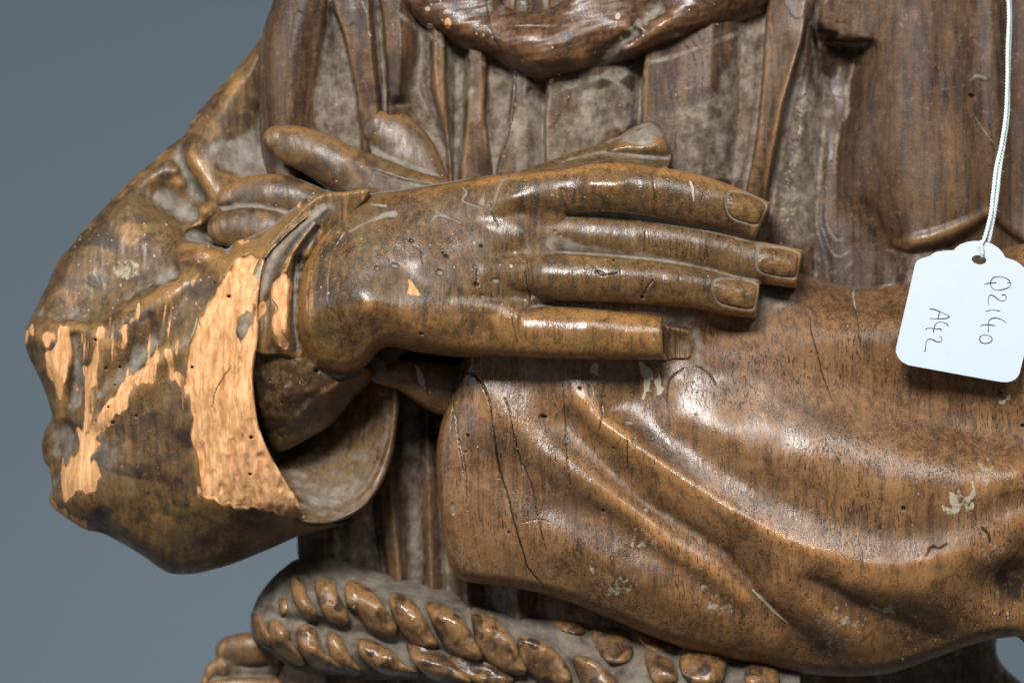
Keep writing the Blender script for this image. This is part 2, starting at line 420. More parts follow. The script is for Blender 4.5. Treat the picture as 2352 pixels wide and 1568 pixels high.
# ------------------------------------------------------------------ shared wear computation
def finish(g, H0, H, sd, dustk=0.10, weark=0.16, dust0=0.0, wear0=0.0, seed=1, r=9.0):
    """hollows hold dust, crests are rubbed to the golden wood. H0 = relief without the outline turn-down"""
    cav = g.blur(H0, r) - H0
    cav2 = g.blur(H0, r * 0.35) - H0
    grit = np.clip(cav2 * 0.8, 0, 1)
    dust = dust0 + np.clip(cav * dustk + cav2 * dustk * 1.6, -0.5, 1.0) + 0.45 * grit
    wear = wear0 + np.clip(-cav * weark - cav2 * weark * 1.5, -0.4, 1.0)
    wear += 0.5 * np.clip(1 - sd / 7.0, 0, 1)
    z = g.zeros()
    return {'dust': dust, 'wear': wear, 'bare': z.copy(), 'fleck': z.copy(), 'crack': z.copy(), 'stain_shade': z.copy(), 'matte': 0.55 * sstep(0.0, 1.6, g.noise(16, 12, 301 + seed)) + 0.5 * np.clip(cav * 0.12, 0, 1)}
def crack(g, H, at, pts, w=1.0, d=2.2, dusty=0.0, jag=0.8, seed=0):
    """an open split cut into the wood along a slightly ragged line"""
    rs = np.random.RandomState(seed + 7)
    P = catmull([p[:2] for p in pts], 3.0)
    P = P + rs.uniform(-jag, jag, P.shape) * 0.6
    n = len(P); tt = np.linspace(0, 1, n); wv = w * np.minimum(1, 0.45 + 1.6 * np.sin(np.pi * np.clip(tt, 0.02, 0.98)) ** 0.6 * 0.6) * rs.uniform(0.7, 1.2, n)
    Q = np.column_stack([P, wv, np.full(n, -d)])
    stroke(g, H, [tuple(q) for q in Q], 'sharp', smooth=False)
    B = g.zeros(); stroke(g, B, [(q[0], q[1], q[2] * 1.05, 1.0) for q in Q], 'cos', smooth=False)
    k = 'dust' if dusty else 'crack'
    at[k] = np.maximum(at[k], B * (1.4 if dusty else 1.0))
def pit(g, H, at, x, y, r, d=3.0, el=1.0, ang=0.0, grey=False):
    i0, i1, j0, j1 = g.box(x - 3 * r * el, y - 3 * r * el, x + 3 * r * el, y + 3 * r * el)
    if i1 <= i0 or j1 <= j0: return
    X = g.X[j0:j1, i0:i1] - x; Y = g.Y[j0:j1, i0:i1] - y
    u = (X * math.cos(ang) + Y * math.sin(ang)) / el; v = -X * math.sin(ang) + Y * math.cos(ang)
    q = np.hypot(u, v) / r; f = 1 - sstep(0.6, 1.15, q)
    H[j0:j1, i0:i1] -= d * f
    k = 'dust' if grey else 'crack'
    at[k][j0:j1, i0:i1] = np.maximum(at[k][j0:j1, i0:i1], f * (1.3 if grey else 0.95))
def blotch(g, A, poly, amp=1.0, soft=2.0, smooth=True, nz=None):
    s = poly_sdf(g, poly, 30.0, smooth)
    if nz is not None: s = s + nz
    v = sstep(-soft, soft, s) * amp
    np.maximum(A, v, out=A)
def specks(g, A, n, seed, x0, y0, x1, y1, r0=0.5, r1=1.8, amp=1.3):
    rs = np.random.RandomState(seed)
    for _ in range(n):
        x = rs.uniform(x0, x1); y = rs.uniform(y0, y1); r = r0 + (r1 - r0) * rs.uniform() ** 2.5
        i0, i1, j0, j1 = g.box(x - 3 * r, y - 3 * r, x + 3 * r, y + 3 * r)
        if i1 <= i0 or j1 <= j0: continue
        q = np.hypot(g.X[j0:j1, i0:i1] - x, (g.Y[j0:j1, i0:i1] - y) * rs.uniform(0.6, 1.3)) / r
        A[j0:j1, i0:i1] = np.maximum(A[j0:j1, i0:i1], amp * (1 - sstep(0.5, 1.2, q)))

# ------------------------------------------------------------------ the backdrop
bd_v = []
N = 24
prof = [(2.2, -1.6 + 0.0), ]
pv = []
for i in range(N + 1):
    a = i / N
    if a < 0.3: pv.append((0.9 + 0.9 * (a / 0.3), -1.15))
    elif a < 0.6:
        th = (a - 0.3) / 0.3 * math.pi / 2; pv.append((1.8 + 0.5 * math.sin(th), -1.15 + 0.5 * (1 - math.cos(th))))
    else: pv.append((2.3, -0.65 + (a - 0.6) / 0.4 * 3.0))
V = []; fv = []; lt = []
for i, (yy, zz) in enumerate(pv):
    V += [(-2.6, yy, zz), (2.6, yy, zz)]
for i in range(N): fv += [2 * i, 2 * i + 1, 2 * i + 3, 2 * i + 2]; lt.append(4)
props(mesh_obj('backdrop', V, fv, lt, M_back), kind='structure')

# ------------------------------------------------------------------ the statue
statue = bpy.data.objects.new('carved_statue', None); col.objects.link(statue); statue.location = ROOT
props(statue, 'worn brown carved wooden statue of a robed figure with crossed arms and rope belt', 'statue')

# ================= robe: chest, waist, skirt
g = Grid(255, -16, 1044, 700, 1.25)
poly = F([(760, -60), (648, -28), (622, 20), (603, 75), (592, 140), (596, 280), (606, 420), (640, 560), (683, 800), (684, 1000), (683, 1250), (684, 1290), (650, 1400), (628, 1500), (636, 1620), (1200, 1640), (2290, 1620), (2288, 1480), (2330, 1100), (2420, 900), (2420, -40), (1500, -45)])
sd = poly_sdf(g, poly, 40)
def profile_rows(g, curves):
    """relief given as curves running down the figure; every row is joined up with straight facets"""
    Y_ = g.ys / FK; xs = g.xs; rows = []
    for c in curves:
        ys_ = [p[0] for p in c]
        rows.append((np.interp(Y_, ys_, [p[1] for p in c]) * FK, np.interp(Y_, ys_, [p[2] for p in c])))
    XN = np.array([a for a, b in rows]); HN = np.array([b for a, b in rows])
    XN = np.maximum.accumulate(XN + np.arange(len(XN))[:, None] * 1e-4, axis=0)
    return np.array([np.interp(xs, XN[:, k], HN[:, k]) for k in range(len(Y_))])
def cut_(c, dl, dr, w=2.6):
    """a crisp carved step at curve c: [(y, x)], heights left and right"""
    f = lambda v, k: v if np.isscalar(v) else v[k]
    return [[(p[0], p[1] - w / 2, f(dl, k)) for k, p in enumerate(c)], [(p[0], p[1] + w / 2, f(dr, k)) for k, p in enumerate(c)]]
cv = [[(0, 560, -62)], [(0, 610, -50), (150, 596, -52), (300, 602, -52)], [(0, 650, -26), (120, 625, -28), (300, 630, -30)], [(0, 700, -16), (120, 670, -15), (300, 660, -20)],
      [(0, 748, -28), (60, 736, -30), (120, 726, -32), (200, 714, -34), (290, 700, -38)], [(0, 756, -34), (30, 762, -46), (120, 772, -58), (200, 778, -60), (300, 800, -60)]]
cv += cut_([(0, 763), (22, 768), (75, 788), (128, 801), (220, 819), (330, 830), (500, 838)], [-34, -46, -56, -58, -60, -58, -58], [-30, -28, -26, -26, -28, -34, -40])
cv += [[(0, 846, -20), (120, 852, -19), (240, 866, -24)], [(0, 866, -28), (40, 868, -40), (100, 876, -44), (220, 884, -46)], [(0, 876, -24), (40, 882, -26), (200, 894, -30)],
       [(0, 918, -22), (110, 922, -20), (220, 916, -26), (240, 916, -40)], [(0, 944, -30), (120, 948, -38), (200, 944, -48), (300, 950, -52)], [(0, 962, -34), (120, 968, -52), (200, 958, -56), (260, 985, -56), (340, 1022, -54), (400, 1030, -50)],
       [(0, 985, -32), (130, 984, -42), (200, 986, -44), (260, 1005, -46), (340, 1026, -46)], [(0, 1000, -28), (150, 998, -24), (230, 1006, -22), (310, 1027, -26), (400, 1034, -34)]]
cv += cut_([(0, 1020), (170, 1024), (260, 1028), (380, 1037)], [-30, -26, -24, -30], [-36, -46, -46, -44])
cv += [[(0, 1046, -42), (130, 1048, -58), (260, 1045, -60), (390, 1042, -54)], [(0, 1062, -40), (130, 1068, -56), (260, 1062, -58), (390, 1050, -52)], [(0, 1076, -30), (150, 1080, -28), (280, 1074, -24), (390, 1062, -30)], [(0, 1105, -28), (180, 1106, -25), (280, 1104, -22), (390, 1100, -28)]]
cv += cut_([(0, 1122), (190, 1118), (240, 1114), (280, 1115), (350, 1125), (395, 1133), (450, 1135)], [-30, -30, -26, -26, -30, -36, -38], [-38, -46, -56, -56, -52, -44, -42])
cv += [[(0, 1150, -38), (200, 1148, -44), (340, 1138, -46), (395, 1137, -44)]]
cv += cut_([(0, 1182), (178, 1178), (230, 1173), (280, 1168), (340, 1155), (392, 1139), (450, 1137)], [-40, -40, -42, -44, -44, -42, -40], [-34, -30, -28, -28, -28, -30, -34])
cv += [[(0, 1210, -30), (300, 1210, -28)]]
cv += cut_([(0, 1260), (195, 1257), (250, 1252), (300, 1251), (400, 1254)], [-40, -42, -44, -44, -42], [-28, -24, -20, -20, -22])
cv += [[(0, 1275, -22), (400, 1272, -19)], [(0, 1360, -21), (400, 1360, -20)], [(0, 1440, -30), (400, 1438, -34)]]
cv += cut_([(0, 1482), (155, 1478), (230, 1475), (290, 1472), (400, 1468)], [-48, -50, -50, -50, -44], [-22, -20, -17, -17, -22])
cv += [[(0, 1500, -17), (400, 1490, -14)], [(0, 1560, -14), (400, 1550, -13)], [(0, 1640, -12), (200, 1632, -9), (400, 1610, -14)], [(0, 1690, -22), (120, 1684, -24), (250, 1676, -26), (450, 1655, -28)], [(0, 1705, -34), (120, 1702, -40), (250, 1700, -42), (450, 1680, -38)], [(0, 1730, -40), (250, 1728, -44), (450, 1700, -40)]]
cv += cut_([(0, 1764), (40, 1760), (120, 1755), (200, 1750), (330, 1736), (440, 1714), (520, 1700)], [-40, -48, -50, -50, -46, -44, -44], [-26, -26, -24, -22, -22, -30, -40])
cv += [[(0, 1800, -18), (100, 1796, -16), (200, 1776, -15), (340, 1756, -18), (430, 1740, -28), (560, 1724, -44)], [(0, 1850, -12), (60, 1846, -9), (100, 1838, -6), (150, 1822, -4), (230, 1798, 0), (340, 1776, -6), (430, 1759, -18), (520, 1748, -40)],
       [(0, 1868, -12), (50, 1856, -20), (100, 1850, -28), (150, 1838, -34), (230, 1814, -36), (340, 1792, -36), (430, 1776, -38), (560, 1762, -44)],
       [(0, 1875, -14), (50, 1864, -26), (100, 1866, -36), (150, 1862, -38), (240, 1850, -32), (340, 1836, -32), (430, 1826, -34), (560, 1820, -40)],
       [(0, 1880, -14), (50, 1872, -30), (100, 1880, -50), (180, 1891, -60), (260, 1894, -60), (366, 1884, -56), (540, 1873, -50)],
       [(0, 1890, -13), (50, 1890, -16), (70, 1894, -20), (80, 1896, -50), (180, 1902, -66), (230, 1912, -62), (366, 1900, -50), (540, 1892, -46)],
       [(0, 1930, -13), (78, 1928, -18), (92, 1930, -24), (98, 1930, -58), (150, 1926, -66), (200, 1922, -64), (240, 1930, -58), (366, 1918, -48), (540, 1915, -42)],
       [(0, 1980, -12), (84, 1976, -16), (92, 1974, -20), (98, 1972, -46), (150, 1960, -58), (200, 1948, -60), (250, 1946, -54), (330, 1938, -36), (450, 1950, -32), (560, 2010, -30)],
       [(0, 2012, -10), (88, 2006, -14), (110, 2000, -30), (183, 1990, -30), (260, 1978, -26), (330, 1972, -22), (450, 1990, -20), (560, 2050, -22)],
       [(0, 2030, -8), (100, 2028, -10), (183, 2018, -12), (330, 2010, -8), (450, 2022, -10), (560, 2056, -12)],
       [(0, 2070, -4), (100, 2066, 0), (250, 2056, 4), (400, 2064, 8), (560, 2090, 10)], [(0, 2140, -2), (150, 2138, 6), (300, 2134, 14), (450, 2146, 17), (560, 2150, 14)], [(0, 2212, -8), (200, 2216, 2), (350, 2222, 10), (470, 2224, 12), (560, 2226, 6)],
       [(0, 2246, -18), (150, 2246, -10), (240, 2256, -6), (400, 2266, 2), (500, 2274, 0)], [(0, 2284, -10), (150, 2290, -2), (330, 2292, 2), (480, 2294, -4)], [(0, 2312, -24), (200, 2316, -20), (450, 2320, -18)], [(0, 2356, -20), (400, 2356, -12), (520, 2356, -8)], [(0, 2430, -20)]]
Hc = profile_rows(g, cv)
Xf, Yf = g.X / FK, g.Y / FK
soft = g.blur(Hc, 6); mid_ = g.blur(Hc, 2.2); crisp = g.blur(Hc, 0.75)
wr = sstep(1985, 2035, Xf) * 1.0; wl = 1 - sstep(700, 735, Xf)
Hc = crisp * (1 - np.maximum(wr, wl)) + soft * np.maximum(wr, wl)
mb = poly_sdf(g, F([(1930, 380), (1955, 430), (1995, 505), (2030, 548), (2062, 571), (2100, 574), (2170, 560), (2230, 530), (2272, 500), (2300, 520), (2352, 556), (2450, 590), (2450, -60), (1800, -60), (1800, 300)]), 40)
wk = sstep(2020, 2110, Xf)
Hc = Hc + wk * np.where(mb > 0, drop(mb, 8, 7), -7 - 4 * sstep(0, -4, mb))
stroke(g, Hc, F([(2066, 556, 9, 1.5), (2130, 546, 10, 3.5), (2200, 522, 10, 4), (2266, 488, 9, 3)]))
# waist
cw = [[(900, 640, -104), (1500, 640, -104)], [(900, 684, -98), (1500, 640, -102), (1600, 640, -100)], [(900, 700, -94), (1300, 700, -90), (1480, 668, -90)], [(900, 742, -78), (1280, 748, -76)], [(900, 776, -90), (1280, 780, -92)], [(900, 800, -84), (1290, 806, -80)], [(900, 835, -76), (1290, 842, -76)]]
cw += cut_([(900, 856), (1100, 862), (1240, 878), (1330, 892)], -94, -72, 5)
cw += [[(900, 900, -62), (1100, 896, -60), (1330, 918, -62)], [(900, 930, -86), (1330, 946, -86)], [(900, 950, -90), (1330, 962, -84)], [(900, 978, -66), (1330, 990, -62)], [(900, 1010, -84), (1330, 1030, -84)], [(900, 1060, -44), (1400, 1070, -34)], [(900, 1100, -66), (1400, 1120, -50)], [(900, 1170, -44), (1400, 1190, -28)], [(900, 1240, -46)], [(900, 1300, -30)], [(900, 1500, -30)], [(900, 1880, -84)], [(900, 1950, -66)], [(900, 2020, -86)], [(900, 2110, -70)], [(900, 2200, -88)], [(900, 2250, -74)], [(900, 2300, -96)], [(900, 2430, -100)]]
Hw = g.blur(profile_rows(g, cw), 1.2)
ww = sstep(700, 850, Yf); H0 = Hc * (1 - ww) + Hw * ww
H0 += 0.45 * g.noise(9, 26, 3) + 0.22 * g.noise(3, 12, 4)
# chisel facets
H0 += 0.5 * np.round(1.2 * g.noise(10, 24, 36)) * (Xf < 1960)
H0 = np.where(Xf < 1960, g.blur(H0, 0.5), H0)
H = H0 + drop(sd, 16, 26)
at = finish(g, H0, H, sd, 0.085, 0.07, 0.0, -0.14, r=8)
low = sstep(380, 470, g.Y)
at['dust'] -= 0.18 * low
# broad dust planes of the pleats
for pl, am in ((K(1, 0, [(530, 60), (600, 330), (665, 600), (695, 900), (560, 900), (400, 780), (430, 500), (440, 300), (480, 160)]), 0.72),
               (K(1, 0, [(1490, 520), (1560, 470), (1650, 480), (1620, 760), (1540, 1080), (1500, 880), (1480, 700)]), 0.66),
               (K(1, 0, [(1660, 640), (1850, 560), (1850, 1060), (1660, 1080), (1640, 800)]), 0.62),
               (K(1, 0, [(1060, 330), (1110, 380), (1120, 600), (1260, 1000), (1180, 1000), (1060, 800), (990, 560)]), 0.66),
               (K(1, 0, [(1290, 400), (1420, 380), (1400, 560), (1350, 700), (1290, 1090), (1260, 900), (1270, 600)]), 0.60),
               (K(2, 0, [(360, 800), (520, 560), (860, 560), (870, 740), (560, 900), (380, 1000), (310, 1040), (340, 860)]), 0.60),
               (K(2, 0, [(1000, 700), (1300, 600), (1500, 200), (1660, 200), (1600, 700), (1520, 1100), (1200, 1100), (1100, 900)]), 0.52),
               (K(3, 0, [(530, 140), (560, 140), (600, 400), (690, 600), (680, 760), (600, 1100), (560, 1560), (420, 1560), (330, 1300), (440, 900), (520, 560)]), 0.55),
               (K(2, 0, [(300, 530), (600, 470), (900, 430), (900, 560), (880, 740), (860, 500), (600, 500), (320, 560)]), 0.9)):
    blotch(g, at['dust'], pl, am * 1.2, 5.0, nz=2.5 * g.noise(4, 10, 9))
for pl in ([(890, 430, 4, 1), (905, 440, 4, 1), (895, 600, 3, 1), (885, 740, 3, 0.6)], [(350, 530, 3, 1), (700, 470, 4, .8), (890, 440, 5, 1)]):
    paint(g, at['dust'], K(2, 0, pl))
for pl in (K(3, 0, [(560, 150), (930, 250), (900, 330), (700, 570), (640, 500), (590, 330)]), K(1, 0, [(690, 560), (900, 520), (960, 620), (860, 660), (720, 640)])):
    blotch(g, at['stain_shade'], pl, 0.9, 3.0)  # darkens the deep recess and a patch above the fingers
    at['dust'] -= 0.5 * sstep(-2, 3, poly_sdf(g, pl, 20))
at['fleck'] += 0.30 * sstep(0.9, 2.2, g.noise(7, 22, 31)) * (g.Y < 300)
blotch(g, at['fleck'], K(3, 0, [(520, 480), (590, 560), (580, 740), (470, 900), (470, 1400), (330, 1560), (380, 1000), (420, 640)]), 0.50, 6)
specks(g, at['fleck'], 150, 12, 260, 0, 820, 200, 0.4, 1.3, 1.0)
at['dust'] += 0.16 * sstep(-0.3, 1.4, g.noise(5, 16, 33)); at['stain_shade'] += 0.75 * sstep(0.1, 1.2, g.noise(7, 20, 34)); at['wear'] += 0.35 * sstep(0.3, 1.5, g.noise(4, 12, 35))
paint(g, at['dust'], F([(905, 20, 5, .8), (960, 66, 5, .9), (1060, 122, 5, 1.0), (1180, 176, 5, 1.1), (1262, 204, 6, 1.2), (1330, 192, 5, 1.1), (1390, 172, 5, 1.1), (1480, 146, 5, 1.1), (1570, 122, 5, 1.0), (1700, 74, 5, 1.0)]))
at['dust'] -= 0.75 * sstep(1975, 2030, Xf) * (Yf < 570); at['wear'] += 0.16 * sstep(1990, 2040, Xf) * (Yf < 560); at['stain_shade'] *= 1 - 0.5 * sstep(1990, 2060, Xf)
blotch(g, at['stain_shade'], F([(1965, 120), (1990, 190), (1970, 330), (1975, 440), (1940, 420), (1930, 250)]), 0.5, 5)  # valley shading along the drape's left flank, painted into the colour
for q in ([(1550, 500, 3.5, .9), (1590, 475, 4, 1.1), (1640, 490, 4, .9)], [(1580, 740, 3, 1), (1640, 830, 2, 1), (1720, 930, 2, 1)], [(1370, 560, 2, .9), (1450, 545, 2, .9)]): paint(g, at['dust'], K(3, 0, q))
stroke(g, H, K(3, 0, [(1550, 480, 5, 1.5), (1590, 470, 6, 2), (1640, 490, 5, 1)])); pit(g, H, at, *K(3, 0, [(1553, 602)])[0], 2.2, 4, 1.6, 0.3)
crack(g, H, at, K(3, 0, [(1665, 760), (1700, 960)]), 1.2, 2, seed=5)
at['dust'] += 0.5 * sstep(540, 590, Yf) * sstep(2000, 2100, Xf) * (Yf < 700) * (0.6 + 0.4 * g.noise(4, 4, 37))
at['matte'] = np.maximum(at['matte'], 0.7 * sstep(1975, 2030, Xf) * (Yf < 540) * (1 - 0.9 * sstep(470, 520, Yf)))
lm = g.zeros(); paint(g, lm, F([(2062, 560, 9, 1), (2130, 548, 9, 1), (2200, 524, 9, 1), (2270, 488, 8, 1)])); at['matte'] *= 1 - 0.95 * lm; at['wear'] += 0.5 * lm; at['dust'] -= 0.6 * lm
at['dust'] += 0.30 * (Yf > 900) + 0.25 * (Yf > 900) * sstep(-70, -84, H0)
for pl in ([(100, 470), (85, 700), (20, 980)], ):
    crack(g, H, at, K(2, 0, pl), 1.2, 2.5, seed=3)
build_relief('robe', g, H, sd, M_chest, at, 70, 10, statue)

LOBES_A = [([(190, 1040), (215, 1040), (225, 1100), (200, 1135)], 3), ([(260, 910), (300, 895), (330, 940), (350, 1020), (390, 1080), (412, 1140), (370, 1155), (310, 1090), (270, 1010)], 7),
        ([(418, 930), (470, 905), (525, 930), (540, 1000), (575, 1070), (618, 1170), (575, 1195), (500, 1170), (445, 1080), (420, 1000)], 8), ([(606, 955), (640, 925), (705, 945), (765, 995), (815, 1060), (860, 1130), (915, 1215), (900, 1262), (820, 1255), (740, 1210), (675, 1130), (615, 1070)], 10),
        ([(888, 1010), (940, 1010), (1015, 1055), (1068, 1125), (1120, 1225), (1172, 1320), (1120, 1345), (1030, 1315), (955, 1240), (905, 1150), (882, 1070)], 11), ([(1112, 1068), (1180, 1060), (1268, 1110), (1340, 1185), (1400, 1290), (1448, 1392), (1430, 1415), (1340, 1405), (1245, 1345), (1180, 1250), (1135, 1150)], 12),
        ([(1398, 1108), (1470, 1120), (1565, 1180), (1630, 1270), (1682, 1380), (1728, 1485), (1690, 1508), (1600, 1495), (1515, 1435), (1445, 1360), (1412, 1250)], 12), ([(1688, 1288), (1760, 1275), (1855, 1322), (1940, 1400), (2000, 1500), (1990, 1568), (1860, 1565), (1755, 1490), (1695, 1400)], 12),
        ([(18, 1130), (60, 1155), (95, 1240), (125, 1315), (70, 1290), (28, 1230)], 5), ([(122, 1188), (180, 1180), (225, 1235), (250, 1300), (295, 1380), (335, 1445), (260, 1435), (178, 1370), (132, 1300)], 8), ([(302, 1228), (350, 1200), (405, 1230), (418, 1300), (450, 1370), (525, 1430), (605, 1492), (500, 1505), (400, 1455), (328, 1370), (302, 1300)], 9),
        ([(498, 1248), (545, 1262), (588, 1335), (630, 1420), (690, 1490), (650, 1515), (568, 1475), (515, 1400), (498, 1320)], 8), ([(678, 1298), (760, 1300), (865, 1362), (948, 1438), (1055, 1512), (960, 1528), (850, 1505), (755, 1445), (695, 1380)], 9), ([(988, 1328), (1060, 1322), (1155, 1352), (1238, 1405), (1298, 1478), (1375, 1560), (1200, 1552), (1105, 1505), (1035, 1430)], 10),
        ([(1258, 1400), (1380, 1415), (1505, 1455), (1605, 1508), (1648, 1550), (1560, 1575), (1440, 1565), (1335, 1500)], 8)]
LOBES_B = [([(580, 1240), (640, 1208), (720, 1225), (792, 1285), (824, 1360), (792, 1422), (700, 1434), (638, 1380), (598, 1310)], 10), ([(470, 1408), (560, 1415), (645, 1468), (705, 1540), (722, 1600), (560, 1600), (488, 1500)], 9),
        ([(1150, 1385), (1200, 1342), (1300, 1335), (1390, 1370), (1412, 1450), (1390, 1540), (1330, 1575), (1220, 1568), (1150, 1505), (1132, 1430)], 16), ([(1560, 1450), (1640, 1438), (1722, 1480), (1742, 1560), (1650, 1600), (1550, 1565)], 12), ([(920, 1370), (1000, 1368), (1082, 1440), (1102, 1540), (980, 1562), (928, 1460)], 6), ([(870, 1235), (960, 1225), (1050, 1285), (1075, 1350), (980, 1355), (895, 1310)], 5), ([(330, 1130), (420, 1120), (500, 1180), (520, 1250), (430, 1240), (350, 1190)], 5)]
# ================= rope belt: dusty core + carved strands
g = Grid(195, 535, 800, 700, 1.25)
poly = F([(684, 1282), (655, 1300), (622, 1330), (590, 1375), (577, 1420), (577, 1450), (590, 1475), (625, 1500), (660, 1525), (700, 1540), (780, 1548), (845, 1560), (950, 1562), (1060, 1600), (1300, 1640), (1850, 1640), (1850, 1480), (1600, 1440), (1400, 1400), (1290, 1405), (1180, 1400), (1100, 1365), (1010, 1350), (900, 1320), (800, 1290), (740, 1275)])
sd = poly_sdf(g, poly, 40)
L = [F([(590, 1440, -52), (650, 1330, -52), (740, 1290, -60), (900, 1330, -56), (1100, 1380, -50), (1290, 1415, -42), (1500, 1450, -36), (1800, 1500, -30)]),
     F([(620, 1440, -30), (700, 1360, -26), (850, 1370, -24), (1000, 1400, -18), (1200, 1450, -10), (1400, 1500, -4), (1650, 1540, 0)]),
     F([(640, 1480, -30), (740, 1440, -28), (850, 1440, -30), (950, 1470, -26), (1050, 1500, -20), (1150, 1540, -14), (1250, 1560, -12)]),
     F([(700, 1500, -26), (850, 1510, -24), (1000, 1540, -18), (1200, 1580, -10)]), F([(600, 1480, -50), (780, 1555, -50), (1000, 1580, -44)])]
H0 = rbf(g, L, 'tps', 2.0, samp=14) + 0.9 * g.noise(6, 6, 5) + 0.4 * g.noise(2.5, 2.5, 6)
for c1, c2 in (((1440, 1160), (1560, 1560)), ((1560, 1160), (1780, 1560))):
    pass
stroke(g, H0, F([(1290, 1420, 14, 5), (1345, 1500, 16, 6), (1390, 1560, 16, 6)])); stroke(g, H0, F([(1420, 1430, 14, 5), (1500, 1500, 16, 6), (1560, 1570, 16, 6)]))
stroke(g, H0, F([(1180, 1460, 12, 4), (1330, 1500, 14, 5), (1450, 1530, 14, 5), (1560, 1540, 14, 4)]))
stroke(g, H0, K(1, 2, [(40, 1090, 9, -3), (200, 1160, 10, -6), (360, 1185, 10, -7), (520, 1215, 10, -7), (700, 1260, 10, -7), (950, 1320, 10, -7), (1240, 1400, 10, -7), (1640, 1540, 10, -6)]))
for fr_, LB in ((1, LOBES_A), (2, LOBES_B)):
    for p_, hg in LB:
        H0 = H0 + 0.48 * hg * sstep(-6.5, 2.0, poly_sdf(g, K(fr_, 2, p_), 14))
H = H0 + drop(sd, 14, 18)
at = finish(g, H0, H, sd, 0.03, 0.12, 1.0, -0.3)
stn = sstep(0.6, 1.6, g.noise(14, 12, 21)); at['dust'] -= 0.55 * stn; at['stain_shade'] += 0.4 * stn
dk = poly_sdf(g, F([(1180, 1395), (1330, 1400), (1500, 1450), (1560, 1480), (1500, 1530), (1460, 1500), (1380, 1480), (1290, 1430)]), 20)
at['dust'] -= 0.3 * sstep(-4, 4, dk)
specks(g, at['fleck'], 60, 13, 250, 570, 640, 680, 0.4, 1.2, 0.9)
rope = build_relief('rope_belt', g, H, sd, M_rope, at, 60, 8, statue)
g_rope, H_rope = g, H

def strand(pts, hgt, seed, fr):
    """one lobe of the twisted cord: its own carved piece standing on the dusty core"""
    q = K(fr, 2, pts); qa = np.array(q)
    gg = Grid(qa[:, 0].min() - 3, qa[:, 1].min() - 3, qa[:, 0].max() + 3, qa[:, 1].max() + 3, 0.75)
    if gg.ys[-1] > 697: gg = Grid(qa[:, 0].min() - 3, qa[:, 1].min() - 3, qa[:, 0].max() + 3, 697, 0.75)
    s2 = poly_sdf(gg, q, 25) + 1.8; base = gg.blur(g_rope.sample(H_rope, gg.X, gg.Y), 3)
    wmax = max(4.0, float(s2.max())); t_ = np.clip(s2 / wmax, 0, 1)
    lean = ((gg.X - qa[:, 0].mean()) * 0.05 + (gg.Y - qa[:, 1].mean()) * 0.09)
    hn = base + 1.2 + 1.0 * hgt * np.sqrt(np.clip(1 - (1 - t_) ** 2, 0, 1)) + 0.7 * np.clip(lean, -3, 3) + 0.5 * gg.noise(5, 5, seed) + 0.22 * gg.noise(1.6, 2, seed + 50)
    a2 = finish(gg, hn, hn, s2 + 4, 0.02, 0.12, -0.15, 0.06)
    hi = (gg.X - gg.X.mean()) * 0.4 - (gg.Y - qa[:, 1].mean()) * 0.7
    a2['wear'] -= 0.25 * (fr == 2); a2['dust'] += 0.45 * (fr == 2) * sstep(-0.5, 1.0, gg.noise(5, 4, seed + 60)); a2['dust'] += 0.75 * sstep(0.15, 1.0, hi / 16.0) * (1 - sstep(2, 7, s2)) + 0.55 * (1 - sstep(0.2, 2.0, s2)) + 0.3 * sstep(0.2, 1.4, gg.noise(5, 4, seed + 9)) * sstep(-6, 10, hi)
    a2['stain_shade'] += 0.9 * sstep(0.0, 1.0, gg.noise(4, 4, seed + 20)); a2['fleck'] += 0.5 * sstep(1.2, 2.2, gg.noise(2.2, 2.6, seed + 30))
    for k_ in range(2):
        pit(gg, hn, a2, gg.X.min() + 6 + (seed * 37 + k_ * 11) % 14, gg.Y.mean() + (seed * 13 + k_ * 7) % 9, 0.9, 1.2)
    build_relief('rope_strand', gg, hn, s2, M_rope, a2, 12, 1, rope)
for i_, (p_, hg) in enumerate(LOBES_A): strand(p_, hg, i_ + 1, 1)
for i_, (p_, hg) in enumerate(LOBES_B): strand(p_, hg, i_ + 31, 2)

# knot end of the rope at the lower left
g = Grid(190, 620, 300, 700, 1.0)
sd = np.full(g.shape, -50.0); H0 = np.full(g.shape, -150.0)
for tb in ([(1450, 1370, 16, -88), (1540, 1355, 17, -84), (1640, 1360, 15, -84), (1720, 1380, 12, -88)],
           [(1345, 1490, 10, -92), (1400, 1480, 13, -88), (1470, 1500, 10, -92), (1600, 1490, 8, -96), (1720, 1470, 8, -96)],
           [(1380, 1610, 12, -84), (1480, 1600, 12, -84), (1600, 1600, 11, -84), (1720, 1600, 12, -88)],
           [(1310, 1560, 8, -94), (1330, 1520, 8, -94)]):
    tube(g, H0, sd, K(0, 2, tb), 0.8, 2)
at = finish(g, g.blur(np.maximum(H0, -125), 1), H0, sd, 0.06, 0.1, 0.25, 0.0)
build_relief('rope_knot', g, np.maximum(g.blur(H0, 0.8), -130), sd, M_rope, at, 30, 4, statue)

